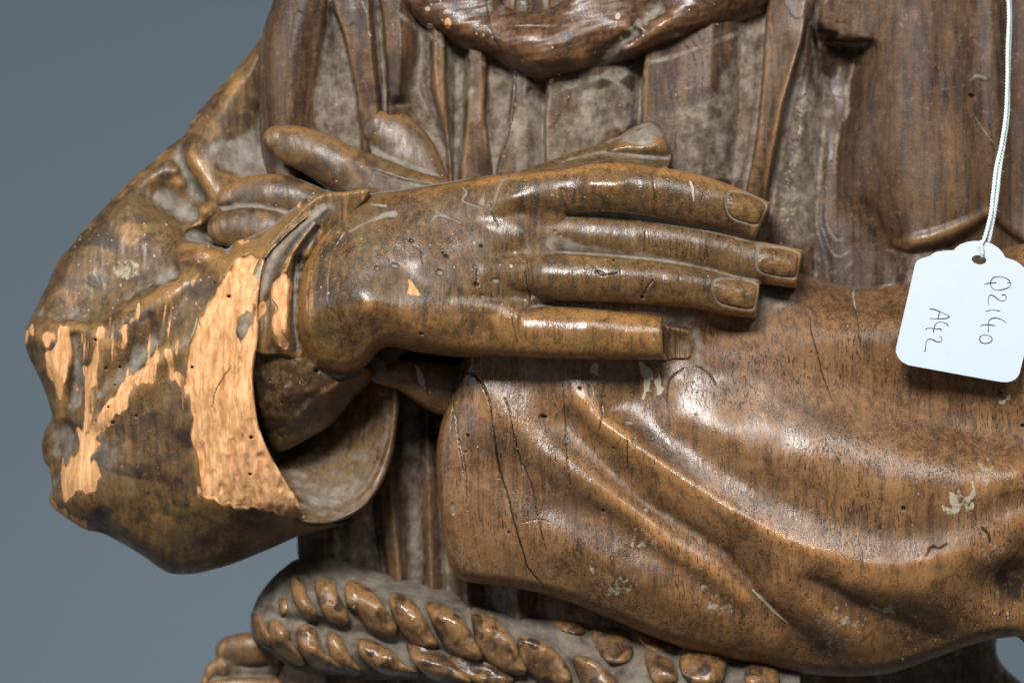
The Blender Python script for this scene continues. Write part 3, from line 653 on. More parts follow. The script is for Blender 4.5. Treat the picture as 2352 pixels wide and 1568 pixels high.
# ================= cowl at the top
g = Grid(375, -18, 815, 96, 1.0)
poly = F([(860, -45), (900, -5), (960, 50), (1010, 84), (1060, 110), (1130, 132), (1180, 165), (1220, 186), (1262, 190), (1330, 178), (1390, 158), (1480, 130), (1570, 108), (1640, 84), (1700, 58), (1760, 28), (1820, -8), (1870, -45), (1330, -45), (1300, -8), (1270, 15), (1230, 25), (1185, 22), (1150, 5), (1125, -45)])
sd = poly_sdf(g, poly, 40)
L = [F([(900, 0, -28), (1010, 84, -24), (1130, 132, -20), (1200, 165, -16), (1262, 180, -12), (1400, 150, -16), (1570, 100, -22), (1700, 52, -30), (1800, 0, -36)]),
     F([(960, 10, -14), (1040, 60, -8), (1110, 90, -2), (1180, 130, 6), (1250, 150, 10), (1340, 140, 6)]), F([(1060, 0, -12), (1110, 30, -8), (1160, 60, 4), (1220, 70, 16), (1290, 70, 14), (1360, 40, 8)]),
     F([(1150, 20, -12), (1185, 30, -4), (1230, 36, 2), (1275, 22, 0), (1310, -5, 0)]), F([(1380, 100, 2), (1420, 80, 8), (1500, 50, 10), (1560, 10, 8)]), F([(1345, 160, -12), (1400, 115, -8), (1460, 70, -4), (1520, 30, -2)]), F([(1440, 110, 4), (1520, 90, 4), (1620, 50, -2), (1700, 10, -8)]), F([(1400, 20, 4), (1420, -20, 2)])]
H0 = rbf(g, L, 'mix', 1.6, samp=11) + 0.28 * g.noise(12, 3, 71, -0.25) + 0.22 * g.noise(5, 1.6, 72, -0.2)
H = H0 + drop(sd + 3 * (sd > 0), np.where(g.Y > 25 + 0 * g.X, 26, 14), 26)
at = finish(g, H0, H, sd, 0.05, 0.10, -0.06, 0.08); at['wear'] -= 0.5 * np.clip(1 - sd / 7.0, 0, 1)
blotch(g, at['dust'], K(2, 0, [(620, 400), (720, 260), (860, 140), (880, 170), (780, 290), (720, 380), (660, 440), (540, 450)]), 0.85, 3, nz=1.5 * g.noise(3, 3, 73))
specks(g, at['fleck'], 90, 15, 400, 0, 780, 80, 0.4, 1.4)
for px, py, r in ((1115, 55, 3), (1130, 165, 4.2), ): specks(g, at['fleck'], 1, px, *(K(1, 0, [(px - 3, py - 3)])[0]), *(K(1, 0, [(px + 3, py + 3)])[0]), r, r, 1.2)
for px, py, r in ((740, 100, 4), (1110, 220, 3.6), (825, 185, 4), (760, 240, 3)): specks(g, at['fleck'], 1, px, *(K(2, 0, [(px - 3, py - 3)])[0]), *(K(2, 0, [(px + 3, py + 3)])[0]), r, r, 1.0)
specks(g, at['bare'], 1, 9, *(K(1, 0, [(1240, 145)])[0]), *(K(1, 0, [(1242, 147)])[0]), 4, 4, 1.2)
crack(g, H, at, K(1, 0, [(1490, 0), (1510, 180), (1580, 330), (1650, 460)]), 1.2, 2.5, seed=8)
stn = sstep(0.2, 1.4, g.noise(16, 5, 76)); at['stain_shade'] += 0.5 * stn
build_relief('cowl', g, H, sd, M_collar, at, 40, 6, statue)

# ================= far hand (fingers tucked into the crook, wrist showing under the near hand)
g = Grid(195, 100, 475, 420, 1.0)
sd = np.full(g.shape, -50.0); H0 = np.full(g.shape, -80.0)
body = [F([(1100, 860, 30, 8), (1000, 870, 36, 12), (920, 850, 40, 16), (930, 700, 60, 12), (960, 560, 60, 8), (1000, 480, 40, 4)])]
def T(pts): return [(p[0] * FK, p[1] * FK, p[2] * FK, p[3]) for p in pts]
tube(g, H0, sd, T([(1090, 905, 60, 6), (1010, 888, 60, 12), (930, 862, 38, 16), (870, 850, 28, 14), (900, 760, 90, 8), (960, 620, 110, 4), (990, 520, 80, 4)]), 0.8, 3)
tube(g, H0, sd, T([(637, 322, 34, -6), (670, 332, 46, 2), (730, 356, 52, 8), (800, 395, 58, 12), (880, 430, 62, 14), (980, 455, 52, 14)]), 0.9, 3)
tube(g, H0, sd, T([(872, 296, 42, -20), (900, 318, 66, -17), (925, 355, 74, -14), (965, 405, 64, -12), (1010, 445, 36, -12)]), 0.7, 3)
tube(g, H0, sd, T([(530, 456, 34, -12), (580, 452, 50, -6), (650, 452, 50, 0), (730, 478, 46, 6), (840, 520, 40, 8)]), 0.85, 3)
tube(g, H0, sd, T([(516, 524, 40, 4), (560, 526, 52, 8), (630, 530, 48, 10), (720, 560, 40, 10)]), 0.85, 3)
H0 = g.blur(H0, 1.0)
stroke(g, H0, F([(860, 395, 4, -2), (930, 418, 4, -3), (1000, 430, 4, -3)]))
H = H0 + 0.35 * g.noise(6, 6, 81) + 0.2 * g.noise(2, 5, 82)
at = finish(g, g.blur(np.maximum(H0, -40), 1.0), H, sd, 0.05, 0.09, 0.02, 0.1)
at['dust'] += 0.5 * sstep(14, 0, -H) * 0 
blotch(g, at['dust'], F([(860, 395), (950, 410), (1040, 425), (1000, 450), (880, 440), (800, 430)]), 0.55, 6, nz=2 * g.noise(4, 3, 84))
specks(g, at['fleck'], 70, 16, 255, 110, 450, 210, 0.4, 1.5); specks(g, at['fleck'], 20, 17, 360, 350, 450, 400, 0.4, 1.2)
blotch(g, at['fleck'], K(1, 1, [(1035, 870), (1060, 880), (1100, 980), (1085, 1005), (1060, 990)]), 1.0, 1.0, nz=None)
at['stain_shade'] += 0.8 * sstep(-0.1, 1.0, g.noise(10, 8, 85)) * (g.Y < 300); at['wear'] -= 0.12; at['wear'] += 0.4 * sstep(0.4, 1.4, g.noise(6, 5, 86)); at['dust'] += 0.12 * sstep(0.3, 1.5, g.noise(5, 5, 87))
blotch(g, at['dust'], K(1, 1, [(700, 960), (820, 850), (860, 900), (760, 1000)]), 0.8, 2)
far_hand = build_relief('hand', g, H, sd, M_far, at, 40, 4, statue)
props(far_hand, 'far hand whose finger ends and wrist show behind the near hand')

# ================= right sleeve
g = Grid(430, 232, 1044, 684, 0.8)
poly = F([(1056, 836), (1046, 875), (1034, 920), (1016, 962), (1004, 1020), (1003, 1080), (1009, 1150), (1018, 1225), (1030, 1290), (1052, 1325), (1095, 1338), (1200, 1352), (1300, 1378), (1400, 1418), (1500, 1460), (1600, 1494), (1750, 1525), (1860, 1546), (1950, 1552), (2050, 1543), (2150, 1508), (2250, 1474), (2330, 1460), (2430, 1450),
          (2430, 540), (2352, 555), (2260, 590), (2180, 610), (2100, 624), (2040, 645), (1990, 658), (1940, 656), (1880, 640), (1820, 620), (1700, 590), (1500, 580), (1250, 590), (1120, 690), (1070, 790)])
sd = poly_sdf(g, poly, 45)
L = [F([(1100, 850, 36), (1300, 838, 46), (1500, 850, 48)]), F([(1220, 690, 70), (1400, 703, 72), (1560, 716, 66), (1640, 722, 58)]), F([(1560, 780, 46)]), F([(1200, 640, 60), (1500, 650, 60)]), F([(1700, 720, 46), (1760, 680, 36), (1840, 670, 18), (1940, 680, 0), (2050, 668, 0), (2120, 650, 2), (2220, 620, 4), (2352, 580, 4)]),
     F([(1650, 740, 44), (1780, 730, 38), (1900, 730, 36), (2050, 720, 38), (2200, 690, 40), (2352, 660, 40)]),
     F([(1600, 780, 49), (1640, 850, 51)]), F([(1620, 820, 50), (1800, 800, 50), (1950, 820, 50), (2100, 860, 52), (2250, 900, 56), (2352, 930, 58)]),
     F([(1850, 830, 50), (1930, 870, 49), (2066, 935, 52), (2212, 990, 57), (2340, 1020, 61)]),
     F([(1560, 870, 52), (1680, 890, 57), (1800, 930, 67), (1920, 980, 77), (2050, 1030, 82), (2200, 1060, 84), (2340, 1070, 83)]),
     F([(1560, 960, 62), (1700, 1020, 78), (1850, 1080, 90), (2000, 1110, 94), (2200, 1130, 95), (2340, 1110, 90)]),
     F([(1400, 945, 49), (1500, 998, 59), (1600, 1052, 69), (1700, 1108, 77), (1800, 1160, 83), (1900, 1205, 88), (2050, 1230, 91), (2200, 1208, 92), (2352, 1135, 86)]),
     F([(1320, 915, 53), (1420, 1000, 65), (1500, 1060, 72), (1600, 1130, 80), (1700, 1192, 88), (1800, 1242, 94), (1900, 1278, 98), (2050, 1302, 100), (2200, 1272, 98), (2290, 1225, 94), (2352, 1190, 90)]),
     F([(1330, 960, 46), (1400, 1035, 52), (1480, 1110, 59), (1560, 1170, 66), (1650, 1225, 71), (1760, 1285, 80)]),
     F([(1300, 960, 38), (1360, 1040, 44), (1440, 1120, 50), (1530, 1185, 54), (1624, 1245, 60), (1697, 1312, 62), (1760, 1385, 56), (1836, 1450, 42), (1900, 1495, 24)]),
     F([(1100, 900, 40), (1160, 950, 48), (1240, 1005, 52), (1320, 1070, 58), (1400, 1125, 61), (1480, 1190, 63), (1560, 1255, 66), (1640, 1310, 66), (1710, 1370, 60)]),
     F([(1050, 900, 22), (1040, 1000, 30), (1080, 980, 38)]),
     F([(1150, 1070, 46), (1258, 1130, 50), (1404, 1184, 53), (1478, 1250, 55), (1560, 1305, 58), (1635, 1350, 58), (1700, 1410, 50)]),
     F([(1060, 1100, 38), (1150, 1160, 48), (1250, 1210, 54), (1350, 1260, 57), (1450, 1310, 58), (1560, 1370, 54), (1680, 1430, 46), (1780, 1480, 34)]),
     F([(1050, 1250, 30), (1150, 1290, 38), (1300, 1340, 40), (1420, 1385, 40), (1550, 1440, 34), (1700, 1490, 24), (1850, 1525, 12)]),
     F([(1800, 1340, 82), (1850, 1380, 76), (1900, 1420, 68), (1970, 1470, 52), (2050, 1510, 30)]), F([(1860, 1330, 84), (1920, 1360, 74), (1974, 1386, 68), (2066, 1425, 58), (2157, 1462, 40)]),
     F([(1950, 1345, 90), (2050, 1370, 88), (2150, 1390, 78), (2250, 1400, 66), (2352, 1390, 56)]), F([(2200, 1320, 92), (2300, 1280, 84), (2352, 1250, 78)]), F([(2250, 1350, 74), (2320, 1310, 60), (2352, 1320, 58)])]
H0 = rbf(g, L, 'tps', 1.5, samp=12, lam=0.0015)
# crisp crest and undercut valley
stroke(g, H0, F([(1360, 950, 6, 0.5), (1480, 1038, 9, 2.6), (1590, 1114, 10, 3.0), (1700, 1184, 10, 3.0), (1800, 1237, 10, 2.6), (1900, 1273, 9, 1.2), (2050, 1297, 9, 1.0), (2200, 1267, 9, .8)]), 'gauss')
stroke(g, H0, F([(1440, 1130, 6, -1), (1624, 1240, 9, -3.5), (1697, 1308, 10, -5), (1760, 1385, 10, -5), (1836, 1450, 10, -4), (1890, 1490, 8, -2)]), 'gauss')
stroke(g, H0, F([(1300, 1145, 10, -.6), (1404, 1190, 11, -1.2), (1478, 1252, 12, -2), (1560, 1308, 12, -2), (1635, 1350, 12, -2), (1700, 1400, 10, -1.4)]), 'gauss')
stroke(g, H0, F([(1850, 1325, 6, -1), (1920, 1358, 8, -3), (1974, 1386, 9, -4), (2066, 1422, 9, -4), (2157, 1462, 8, -3)]), 'gauss')
stroke(g, H0, F([(1880, 840, 5, -.6), (1966, 885, 7, -1.6), (2066, 937, 8, -2), (2212, 992, 8, -1.2)]), 'gauss')
for q in (): stroke(g, H0, F([(q[0] - 20, q[1] + 25, q[2] * FK, q[3]), (q[0] + 20, q[1] - 25, q[2] * FK, q[3])]), 'gauss')
# broken end of the little finger left on the cloth
ps = poly_sdf(g, K(2, 1, [(1005, 620), (1060, 640), (1130, 650), (1185, 670), (1215, 710), (1220, 750), (1205, 800), (1180, 835), (1100, 835), (1010, 835)]), 20)
H0 += 3.5 * sstep(-0.8, 1.2, ps) * (1 - 0.35 * sstep(0, 40, g.X - 672)) + (ps > 0) * 0.7 * g.noise(0.8, 9, 91)
H0 += 0.30 * g.noise(11, 14, 92) + 0.09 * g.noise(3.2, 7, 93) + 0.04 * g.noise(1.2, 3, 94)
Rs = g.blur(np.where((g.X < 475) & (g.Y > 375) & (g.Y < 560), 6.0, 13.0), 6)
H = H0 + drop(sd, Rs, 26)
at = finish(g, H0, H, sd, 0.035, 0.16, -0.10, 0.22, r=8)
at['wear'] += 0.12 * sstep(430, 520, g.Y) * sstep(560, 700, g.X) - 0.02 - 0.10 * sstep(500, 600, g.Y) * (1 - sstep(560, 760, g.X))
up = 1 - sstep(300, 385, g.Y); at['wear'] -= 0.30 * up
at['matte'] = np.maximum(at['matte'], 0.85 * (1 - sstep(345, 385, g.Y - 0.30 * (g.X - 700).clip(0, None))) * sstep(640, 700, g.X)); at['matte'] = np.maximum(at['matte'], 0.6 * sstep(560, 600, g.Y))
# dust round the finger tips, in the top crease and in the broken tip
for pl, am in ((K(2, 1, [(980, 560), (1150, 590), (1260, 680), (1260, 800), (1340, 900), (1260, 900), (1200, 850), (1225, 760), (1190, 660), (1040, 630)]), .75),
               (K(2, 1, [(1640, 420), (1800, 440), (1882, 470), (1700, 560), (1590, 640), (1570, 620), (1620, 540)]), .8),
               (K(2, 1, [(60, 815), (400, 850), (830, 850), (820, 960), (500, 1000), (100, 960)]), .36),
               (K(3, 1, [(780, 370), (930, 370), (1150, 300), (1140, 350), (900, 400), (700, 390)]), .75),
               (K(2, 1, [(230, 470), (600, 470), (1000, 520), (1600, 600), (1300, 620), (1000, 560), (600, 500)]), .6)):
    blotch(g, at['dust'], pl, am, 4.5, nz=2.0 * g.noise(5, 3, 95))
pol = g.zeros(); paint(g, pol, F([(1340, 930, 12, .8), (1440, 1010, 14, 1), (1560, 1095, 15, 1), (1700, 1186, 15, 1), (1820, 1245, 14, .9), (1950, 1285, 12, .6)]), 'cos'); paint(g, pol, F([(1070, 905, 14, .8), (1150, 950, 16, 1), (1260, 1020, 16, .8), (1340, 1080, 12, .4)]))
at['matte'] = at['matte'] * (1 - pol) - 0.5 * pol; at['stain_shade'] *= 1 - 0.8 * pol; at['wear'] += 0.25 * pol
at['dust'] = np.where(ps > 1, 0.28, at['dust'])
at['stain_shade'] += 0.55 * sstep(0.5, 1.9, g.noise(20, 9, 96, 0.4))
for cpts, wd in ((K(1, 1, [(1300, 920), (1380, 925), (1440, 970), (1500, 1100), (1530, 1300), (1570, 1560)]), 1.5), (K(1, 2, [(1530, 20), (1560, 200), (1620, 400), (1670, 600), (1720, 760), (1750, 850), (1850, 970)]), 1.5),
                 (K(1, 1, [(1600, 1080), (1630, 1180), (1660, 1330), (1690, 1440), (1710, 1560)]), 1.1), (K(1, 2, [(1650, 0), (1690, 150), (1770, 330), (1810, 540), (1860, 740)]), 1.0),
                 (K(1, 1, [(1290, 1180), (1310, 1360), (1340, 1560)]), 0.9), (K(1, 2, [(1310, 20), (1350, 200), (1365, 480)]), 0.8), (K(1, 1, [(1300, 860), (1290, 1000), (1270, 1180), (1260, 1300)]), 0.9),
                 (K(2, 1, [(395, 990), (400, 1100), (415, 1300), (425, 1560)]), 0.9), (K(2, 2, [(410, 20), (425, 180), (438, 330)]), 0.9), (K(2, 1, [(1150, 900), (1080, 950), (1050, 1020), (1050, 1160)]), 1.0),
                 (K(2, 1, [(640, 1130), (640, 1200), (620, 1290)]), 1.2), (K(2, 1, [(800, 1340), (798, 1440), (805, 1540)]), 0.9), (K(1, 2, [(1700, 560), (1820, 540), (1880, 560)]), 0.5),
                 (K(3, 1, [(540, 560), (550, 680), (590, 820), (615, 930), (650, 1020), (680, 1090)]), 1.0), (K(3, 1, [(805, 480), (835, 580), (850, 700), (862, 790)]), 0.8),
                 (K(3, 2, [(1270, 770), (1300, 715), (1350, 720), (1400, 690)]), 1.6), (K(3, 2, [(1620, 590), (1660, 640), (1668, 690)]), 2.4), (K(2, 1, [(1225, 880), (1300, 920), (1355, 1000)]), 0.7)):
    crack(g, H, at, cpts, wd * 1.05, 2.6, seed=int(cpts[0][0] * 7))
crack(g, H, at, K(3, 1, [(815, 395), (812, 450), (825, 520)]), 1.6, 1.5, dusty=1, seed=3); crack(g, H, at, K(3, 1, [(540, 540), (545, 620), (555, 690)]), 1.4, 1.5, dusty=1, seed=4)
for c_, r_, x, y, r, el, gr in ((2, 1, 500, 1020, 1.8, 1, 0), (2, 1, 565, 1040, 2.2, 3, 1), (2, 1, 810, 1235, 2.4, 2, 1), (2, 1, 840, 1362, 2.2, 2.2, 1), (2, 1, 270, 1198, 2.2, 1.8, 1), (1, 1, 1366, 1316, 1.8, 1, 0), (1, 1, 1352, 1424, 1.9, 1, 1),
                     (2, 2, 910, 478, 2.4, 1.2, 1), (2, 2, 648, 484, 1.5, 1, 0), (3, 2, 1125, 470, 2.4, 1, 0), (3, 1, 1733, 1050, 2.0, 1, 1), (3, 1, 1873, 1255, 2, 1, 0), (1, 2, 1625, 622, 1.6, 1, 1), (2, 1, 712, 1395, 1.2, 1, 0), (1, 1, 1845, 1200, 2.2, 1.8, 1), (1, 2, 1275, 470, 2.4, 2.6, 1), (3, 1, 548, 797, 1.2, 1, 1)):
    xx, yy = K(c_, r_, [(x, y)])[0]; pit(g, H, at, xx, yy, r, 3.2, el, 1.4 if el > 2 else 0.2, gr)
rs = np.random.RandomState(5)
for _ in range(45):
    x, y = rs.uniform(440, 1020), rs.uniform(370, 650); pit(g, H, at, x, y, rs.uniform(0.5, 0.9), 1.4, 1, 0, rs.uniform() < 0.5)
for pl, am in ((K(2, 1, [(880, 865), (940, 890), (945, 980), (905, 1080), (885, 1095), (895, 1000), (885, 900)]), 1.3), (K(2, 1, [(1000, 930), (1015, 1020), (995, 1060), (965, 1010), (990, 970)]), 1.3), (K(2, 1, [(590, 860), (615, 890), (598, 935), (582, 880)]), 1.4), (K(2, 1, [(285, 400), (318, 400), (310, 430), (288, 428)]), 1.3),
               (K(2, 2, [(500, 820), (600, 810), (610, 880), (540, 890)]), .62), (K(2, 2, [(680, 870), (780, 900), (850, 990), (760, 1030), (700, 1000)]), .60), (K(2, 2, [(760, 570), (900, 620), (1020, 720), (1000, 740), (860, 700)]), .55),
               (K(2, 2, [(1170, 880), (1300, 960), (1480, 1060), (1420, 1160), (1260, 1100)]), .50), (K(3, 2, [(1380, 420), (1500, 370), (1560, 440), (1420, 520)]), .75), (K(3, 2, [(1600, 180), (1700, 170), (1700, 330), (1600, 380)]), .55), (K(3, 2, [(1555, 290), (1575, 300), (1570, 470), (1550, 440)]), 1.2),
               (K(3, 2, [(550, 1200), (700, 1100), (860, 1130), (850, 1260), (740, 1360), (640, 1340)]), .56), (K(3, 2, [(880, 1060), (1080, 1110), (1080, 1150), (960, 1120)]), .72), (K(3, 1, [(1735, 1100), (1790, 1070), (1790, 1100), (1750, 1130)]), 1.3), (K(3, 2, [(1600, 700), (1800, 640), (1790, 760), (1620, 880)]), .5)):
    blotch(g, at['fleck'], pl, am, 1.6 if am > 1 else 5, nz=(1.3 if am > 1 else 4) * g.noise(1.6, 2.2, 98))
dk = poly_sdf(g, K(3, 2, [(1700, 900), (1882, 780), (1882, 1000), (1760, 1080)]), 30); at['stain_shade'] += 0.8 * sstep(-8, 8, dk)
specks(g, at['fleck'], 150, 18, 470, 360, 1024, 670, 0.3, 0.9); specks(g, at['fleck'], 80, 28, 900, 600, 1024, 680, 0.4, 1.6); specks(g, at['fleck'], 70, 29, 840, 280, 1000, 420, 0.4, 1.2, .9)
paint(g, at['fleck'], K(3, 2, [(180, 980, 1.8, 1), (260, 1060, 3.5, 1.1), (340, 1140, 2.8, 1.1), (400, 1190, 1.5, .9)]))
o = build_relief('sleeve', g, H, sd, M_sleeve, at, 75, 10, statue)
props(o, 'large smooth draped sleeve on the right with deep curving folds')
g_sl, H_sl = g, H

# ================= lining: inside of the back wall of the left sleeve
g = Grid(240, 300, 412, 530, 1.0)
poly = F([(560, 700), (640, 720), (700, 780), (850, 850), (912, 882), (919, 920), (914, 975), (903, 1040), (880, 1105), (842, 1160), (790, 1192), (740, 1203), (680, 1196), (600, 1160), (560, 1060), (550, 850)])
sd = poly_sdf(g, poly, 40)
L = [F([(912, 890, -4), (906, 1000, 0), (880, 1085, 6), (835, 1148, 14), (770, 1186, 26), (700, 1190, 40)]), F([(880, 900, -12), (872, 1010, -10), (840, 1080, -8), (790, 1130, -4), (730, 1160, 6), (670, 1150, 20)]),
     F([(800, 930, -46), (780, 1010, -42), (720, 1060, -34), (660, 1080, -16)]), F([(700, 900, -60), (640, 950, -56), (620, 1040, -40), (600, 850, -50)])]
H0 = rbf(g, L, 'tps', 2, samp=11) + 0.4 * g.noise(7, 7, 101)
stroke(g, H0, F([(905, 890, 4, 2), (898, 1000, 4, 3), (870, 1085, 4, 3), (830, 1140, 4, 3), (760, 1180, 4, 2)]), 'gauss')
H = H0 + drop(sd, 5, 14)
at = finish(g, H0, H, sd, 0.01, 0.05, 0.34, -0.05)
blotch(g, at['dust'], F([(660, 1070), (760, 1100), (850, 1060), (880, 1000), (840, 1120), (760, 1180), (700, 1160)]), .8, 16)
at['dust'] -= 0.4 * np.clip(1 - sd / 5, 0, 1); at['stain_shade'] += 0.7 * np.clip(1 - sd / 5, 0, 1) + 0.5 * sstep(10, -25, (g.X - 330) - (g.Y - 400) * 0.2 + 40)  # darker along the rim and towards the left end
pit(g, H, at, *K(1, 2, [(797, 160)])[0], 1.3, 3)
specks(g, at['fleck'], 30, 19, 290, 380, 400, 510, 0.3, 0.9, .9)
build_relief('sleeve_lining', g, H, sd, M_hand, at, 36, 5, statue)

# ================= under-sleeve below the wrist
g = Grid(245, 300, 385, 455, 1.0)
poly = F([(585, 770), (640, 790), (690, 815), (760, 835), (835, 838), (858, 862), (840, 890), (800, 930), (760, 975), (710, 1005), (650, 1035), (622, 1020), (600, 960), (575, 880), (560, 800)])
sd = poly_sdf(g, poly, 30)
L = [F([(590, 790, 70), (690, 830, 66), (780, 850, 50), (840, 862, 34)]), F([(585, 880, 62), (680, 900, 56), (760, 900, 40), (810, 890, 26)]), F([(620, 1000, 30), (680, 990, 24), (740, 960, 16), (790, 920, 12)]), F([(640, 940, 50), (700, 930, 42)])]
H0 = rbf(g, L, 'tps', 1.5, samp=10) + 0.7 * g.noise(4, 4, 111) + 0.3 * g.noise(1.6, 2, 112)
stroke(g, H0, K(1, 1, [(430, 910, 6, -3), (560, 950, 6, -3), (690, 920, 5, -2)])); stroke(g, H0, K(1, 1, [(200, 1300, 5, 2), (400, 1100, 6, 3), (620, 960, 5, 2)]))
H = H0 + drop(sd, 6, 14)
at = finish(g, H0, H, sd, 0.06, 0.1, 0.05, 0.0)
at['stain_shade'] += 0.45 * sstep(-0.2, 1.0, g.noise(9, 6, 113)) + 0.3
specks(g, at['fleck'], 60, 20, 250, 340, 370, 440, 0.3, 1.0)
pit(g, H, at, *K(1, 1, [(418, 912)])[0], 1.8, 4, 1.3); pit(g, H, at, *K(1, 1, [(125, 972)])[0], 1.1, 3); pit(g, H, at, *K(1, 1, [(203, 1112)])[0], 1.2, 3)
build_relief('under_sleeve', g, H, sd, M_hand, at, 40, 5, statue)

# ================= inner cuff, the layered band between sleeve lip and wrist
g = Grid(245, 185, 375, 385, 0.8)
poly = F([(850, 440), (790, 440), (730, 448), (670, 500), (615, 560), (578, 630), (566, 700), (568, 790), (600, 815), (660, 820), (690, 850), (730, 860), (740, 800), (730, 700), (740, 600), (790, 520)])
sd = poly_sdf(g, poly, 30)
L = [F([(760, 470, 74), (690, 530, 78), (640, 610, 82), (612, 700, 86), (598, 790, 86)]), F([(740, 515, 74), (700, 560, 77), (670, 630, 80), (664, 640, 82)]),
     F([(640, 650, 84), (632, 720, 90), (620, 770, 88), (640, 812, 76)]), F([(668, 660, 86), (668, 740, 90), (676, 800, 80)]), F([(688, 600, 64), (686, 700, 66), (690, 780, 62), (720, 840, 50)]), F([(790, 500, 70), (740, 560, 68), (720, 640, 66)])]
H0 = rbf(g, L, 'mix', 1.2, samp=10)
stroke(g, H0, C2([(1350, 300, 5, 4), (1180, 440, 8, 7), (1000, 620, 10, 8), (880, 810, 10, 8), (810, 1000, 8, 6), (780, 1150, 5, 3)]), 'gauss')
stroke(g, H0, C2([(1250, 440, 2.5, 4), (1160, 560, 3, 5), (1060, 700, 3, 5), (990, 860, 3, 4)]), 'gauss')
stroke(g, H0, C2([(1280, 480, 4, -6), (1150, 640, 5, -10), (1070, 850, 5, -12), (1060, 1100, 5, -14), (1060, 1350, 5, -14), (1090, 1560, 5, -12)]), 'gauss')
H0 += 0.5 * g.noise(1.5, 7, 121) + 0.3 * g.noise(5, 5, 122)
bp_ = poly_sdf(g, C2([(990, 850), (1030, 930), (1050, 1000), (1020, 1250), (1010, 1380), (960, 1400), (1020, 1500), (990, 1560), (900, 1470), (870, 1300), (920, 1200), (870, 1100), (880, 960), (940, 900)]), 20, True)
H0 += -1.5 * sstep(-1, 1, bp_)
H = H0 + drop(sd, 3, 10)
at = finish(g, H0, H, sd, 0.06, 0.12, 0.0, 0.25)
at['bare'] = np.maximum(at['bare'], sstep(-1.5, 1.5, bp_ + 0.8 * g.noise(1.5, 5, 123)))
blotch(g, at['bare'], C2([(750, 1160), (800, 1130), (820, 1200), (780, 1260), (740, 1300)]), 1, 1.5)
paint(g, at['dust'], C2([(1400, 290, 8, 1.2), (1200, 420, 12, 1.5), (1040, 570, 12, 1.5), (940, 710, 12, 1.5), (860, 860, 10, 1.4), (800, 1000, 8, 1.1), (770, 1100, 6, .7)]))
paint(g, at['dust'], C2([(1290, 460, 5, .8), (1180, 620, 6, .9), (1130, 760, 4, .7)]))
paint(g, at['dust'], C2([(1060, 850, 5, .5), (1060, 1500, 5, .45)])); paint(g, at['crack'], C2([(1080, 720, 3, .7), (1060, 900, 4, .6), (1050, 1200, 3, .4)]))  # second one darkens the groove along the wrist; no split is cut
build_relief('inner_cuff', g, H, sd, M_left, at, 40, 4, statue)

# ================= left sleeve
g = Grid(18, -16, 370, 582, 1.0)
sil = K(0, 0, [(1760, -60), (1700, 100), (1650, 215), (1560, 340), (1460, 455), (1330, 600), (1215, 735), (1165, 835), (1060, 920), (940, 1030), (870, 1085), (740, 1210), (600, 1360), (500, 1470), (420, 1568)]) + \
      K(0, 1, [(365, 220), (300, 370), (245, 480), (190, 590), (160, 660), (156, 730), (180, 820), (225, 910), (270, 1010), (310, 1130), (325, 1210), (285, 1280), (262, 1380), (278, 1480)]) + \
      K(0, 2, [(310, 220), (325, 340), (308, 410), (340, 470), (440, 545), (540, 605), (640, 625), (740, 675), (900, 770), (980, 830), (1060, 875), (1150, 884), (1260, 872), (1450, 820), (1700, 720), (1882, 640)]) + \
      K(1, 2, [(450, 605), (600, 562), (500, 545), (430, 555), (370, 530), (290, 490)]) + \
      F([(692, 1178), (680, 1140), (655, 1102), (620, 1040), (597, 985), (586, 920), (582, 860), (588, 810), (594, 760)]) + C2([(745, 1300), (742, 1150), (760, 1000), (778, 850), (812, 750), (880, 655), (975, 560), (1085, 462), (1200, 378), (1285, 318), (1300, 262), (1240, 222), (1160, 205), (1080, 225)]) + \
      F([(690, 420), (640, 350), (612, 310), (606, 200), (618, 120), (650, 60), (690, -40)])
sd = poly_sdf(g, sil, 45)
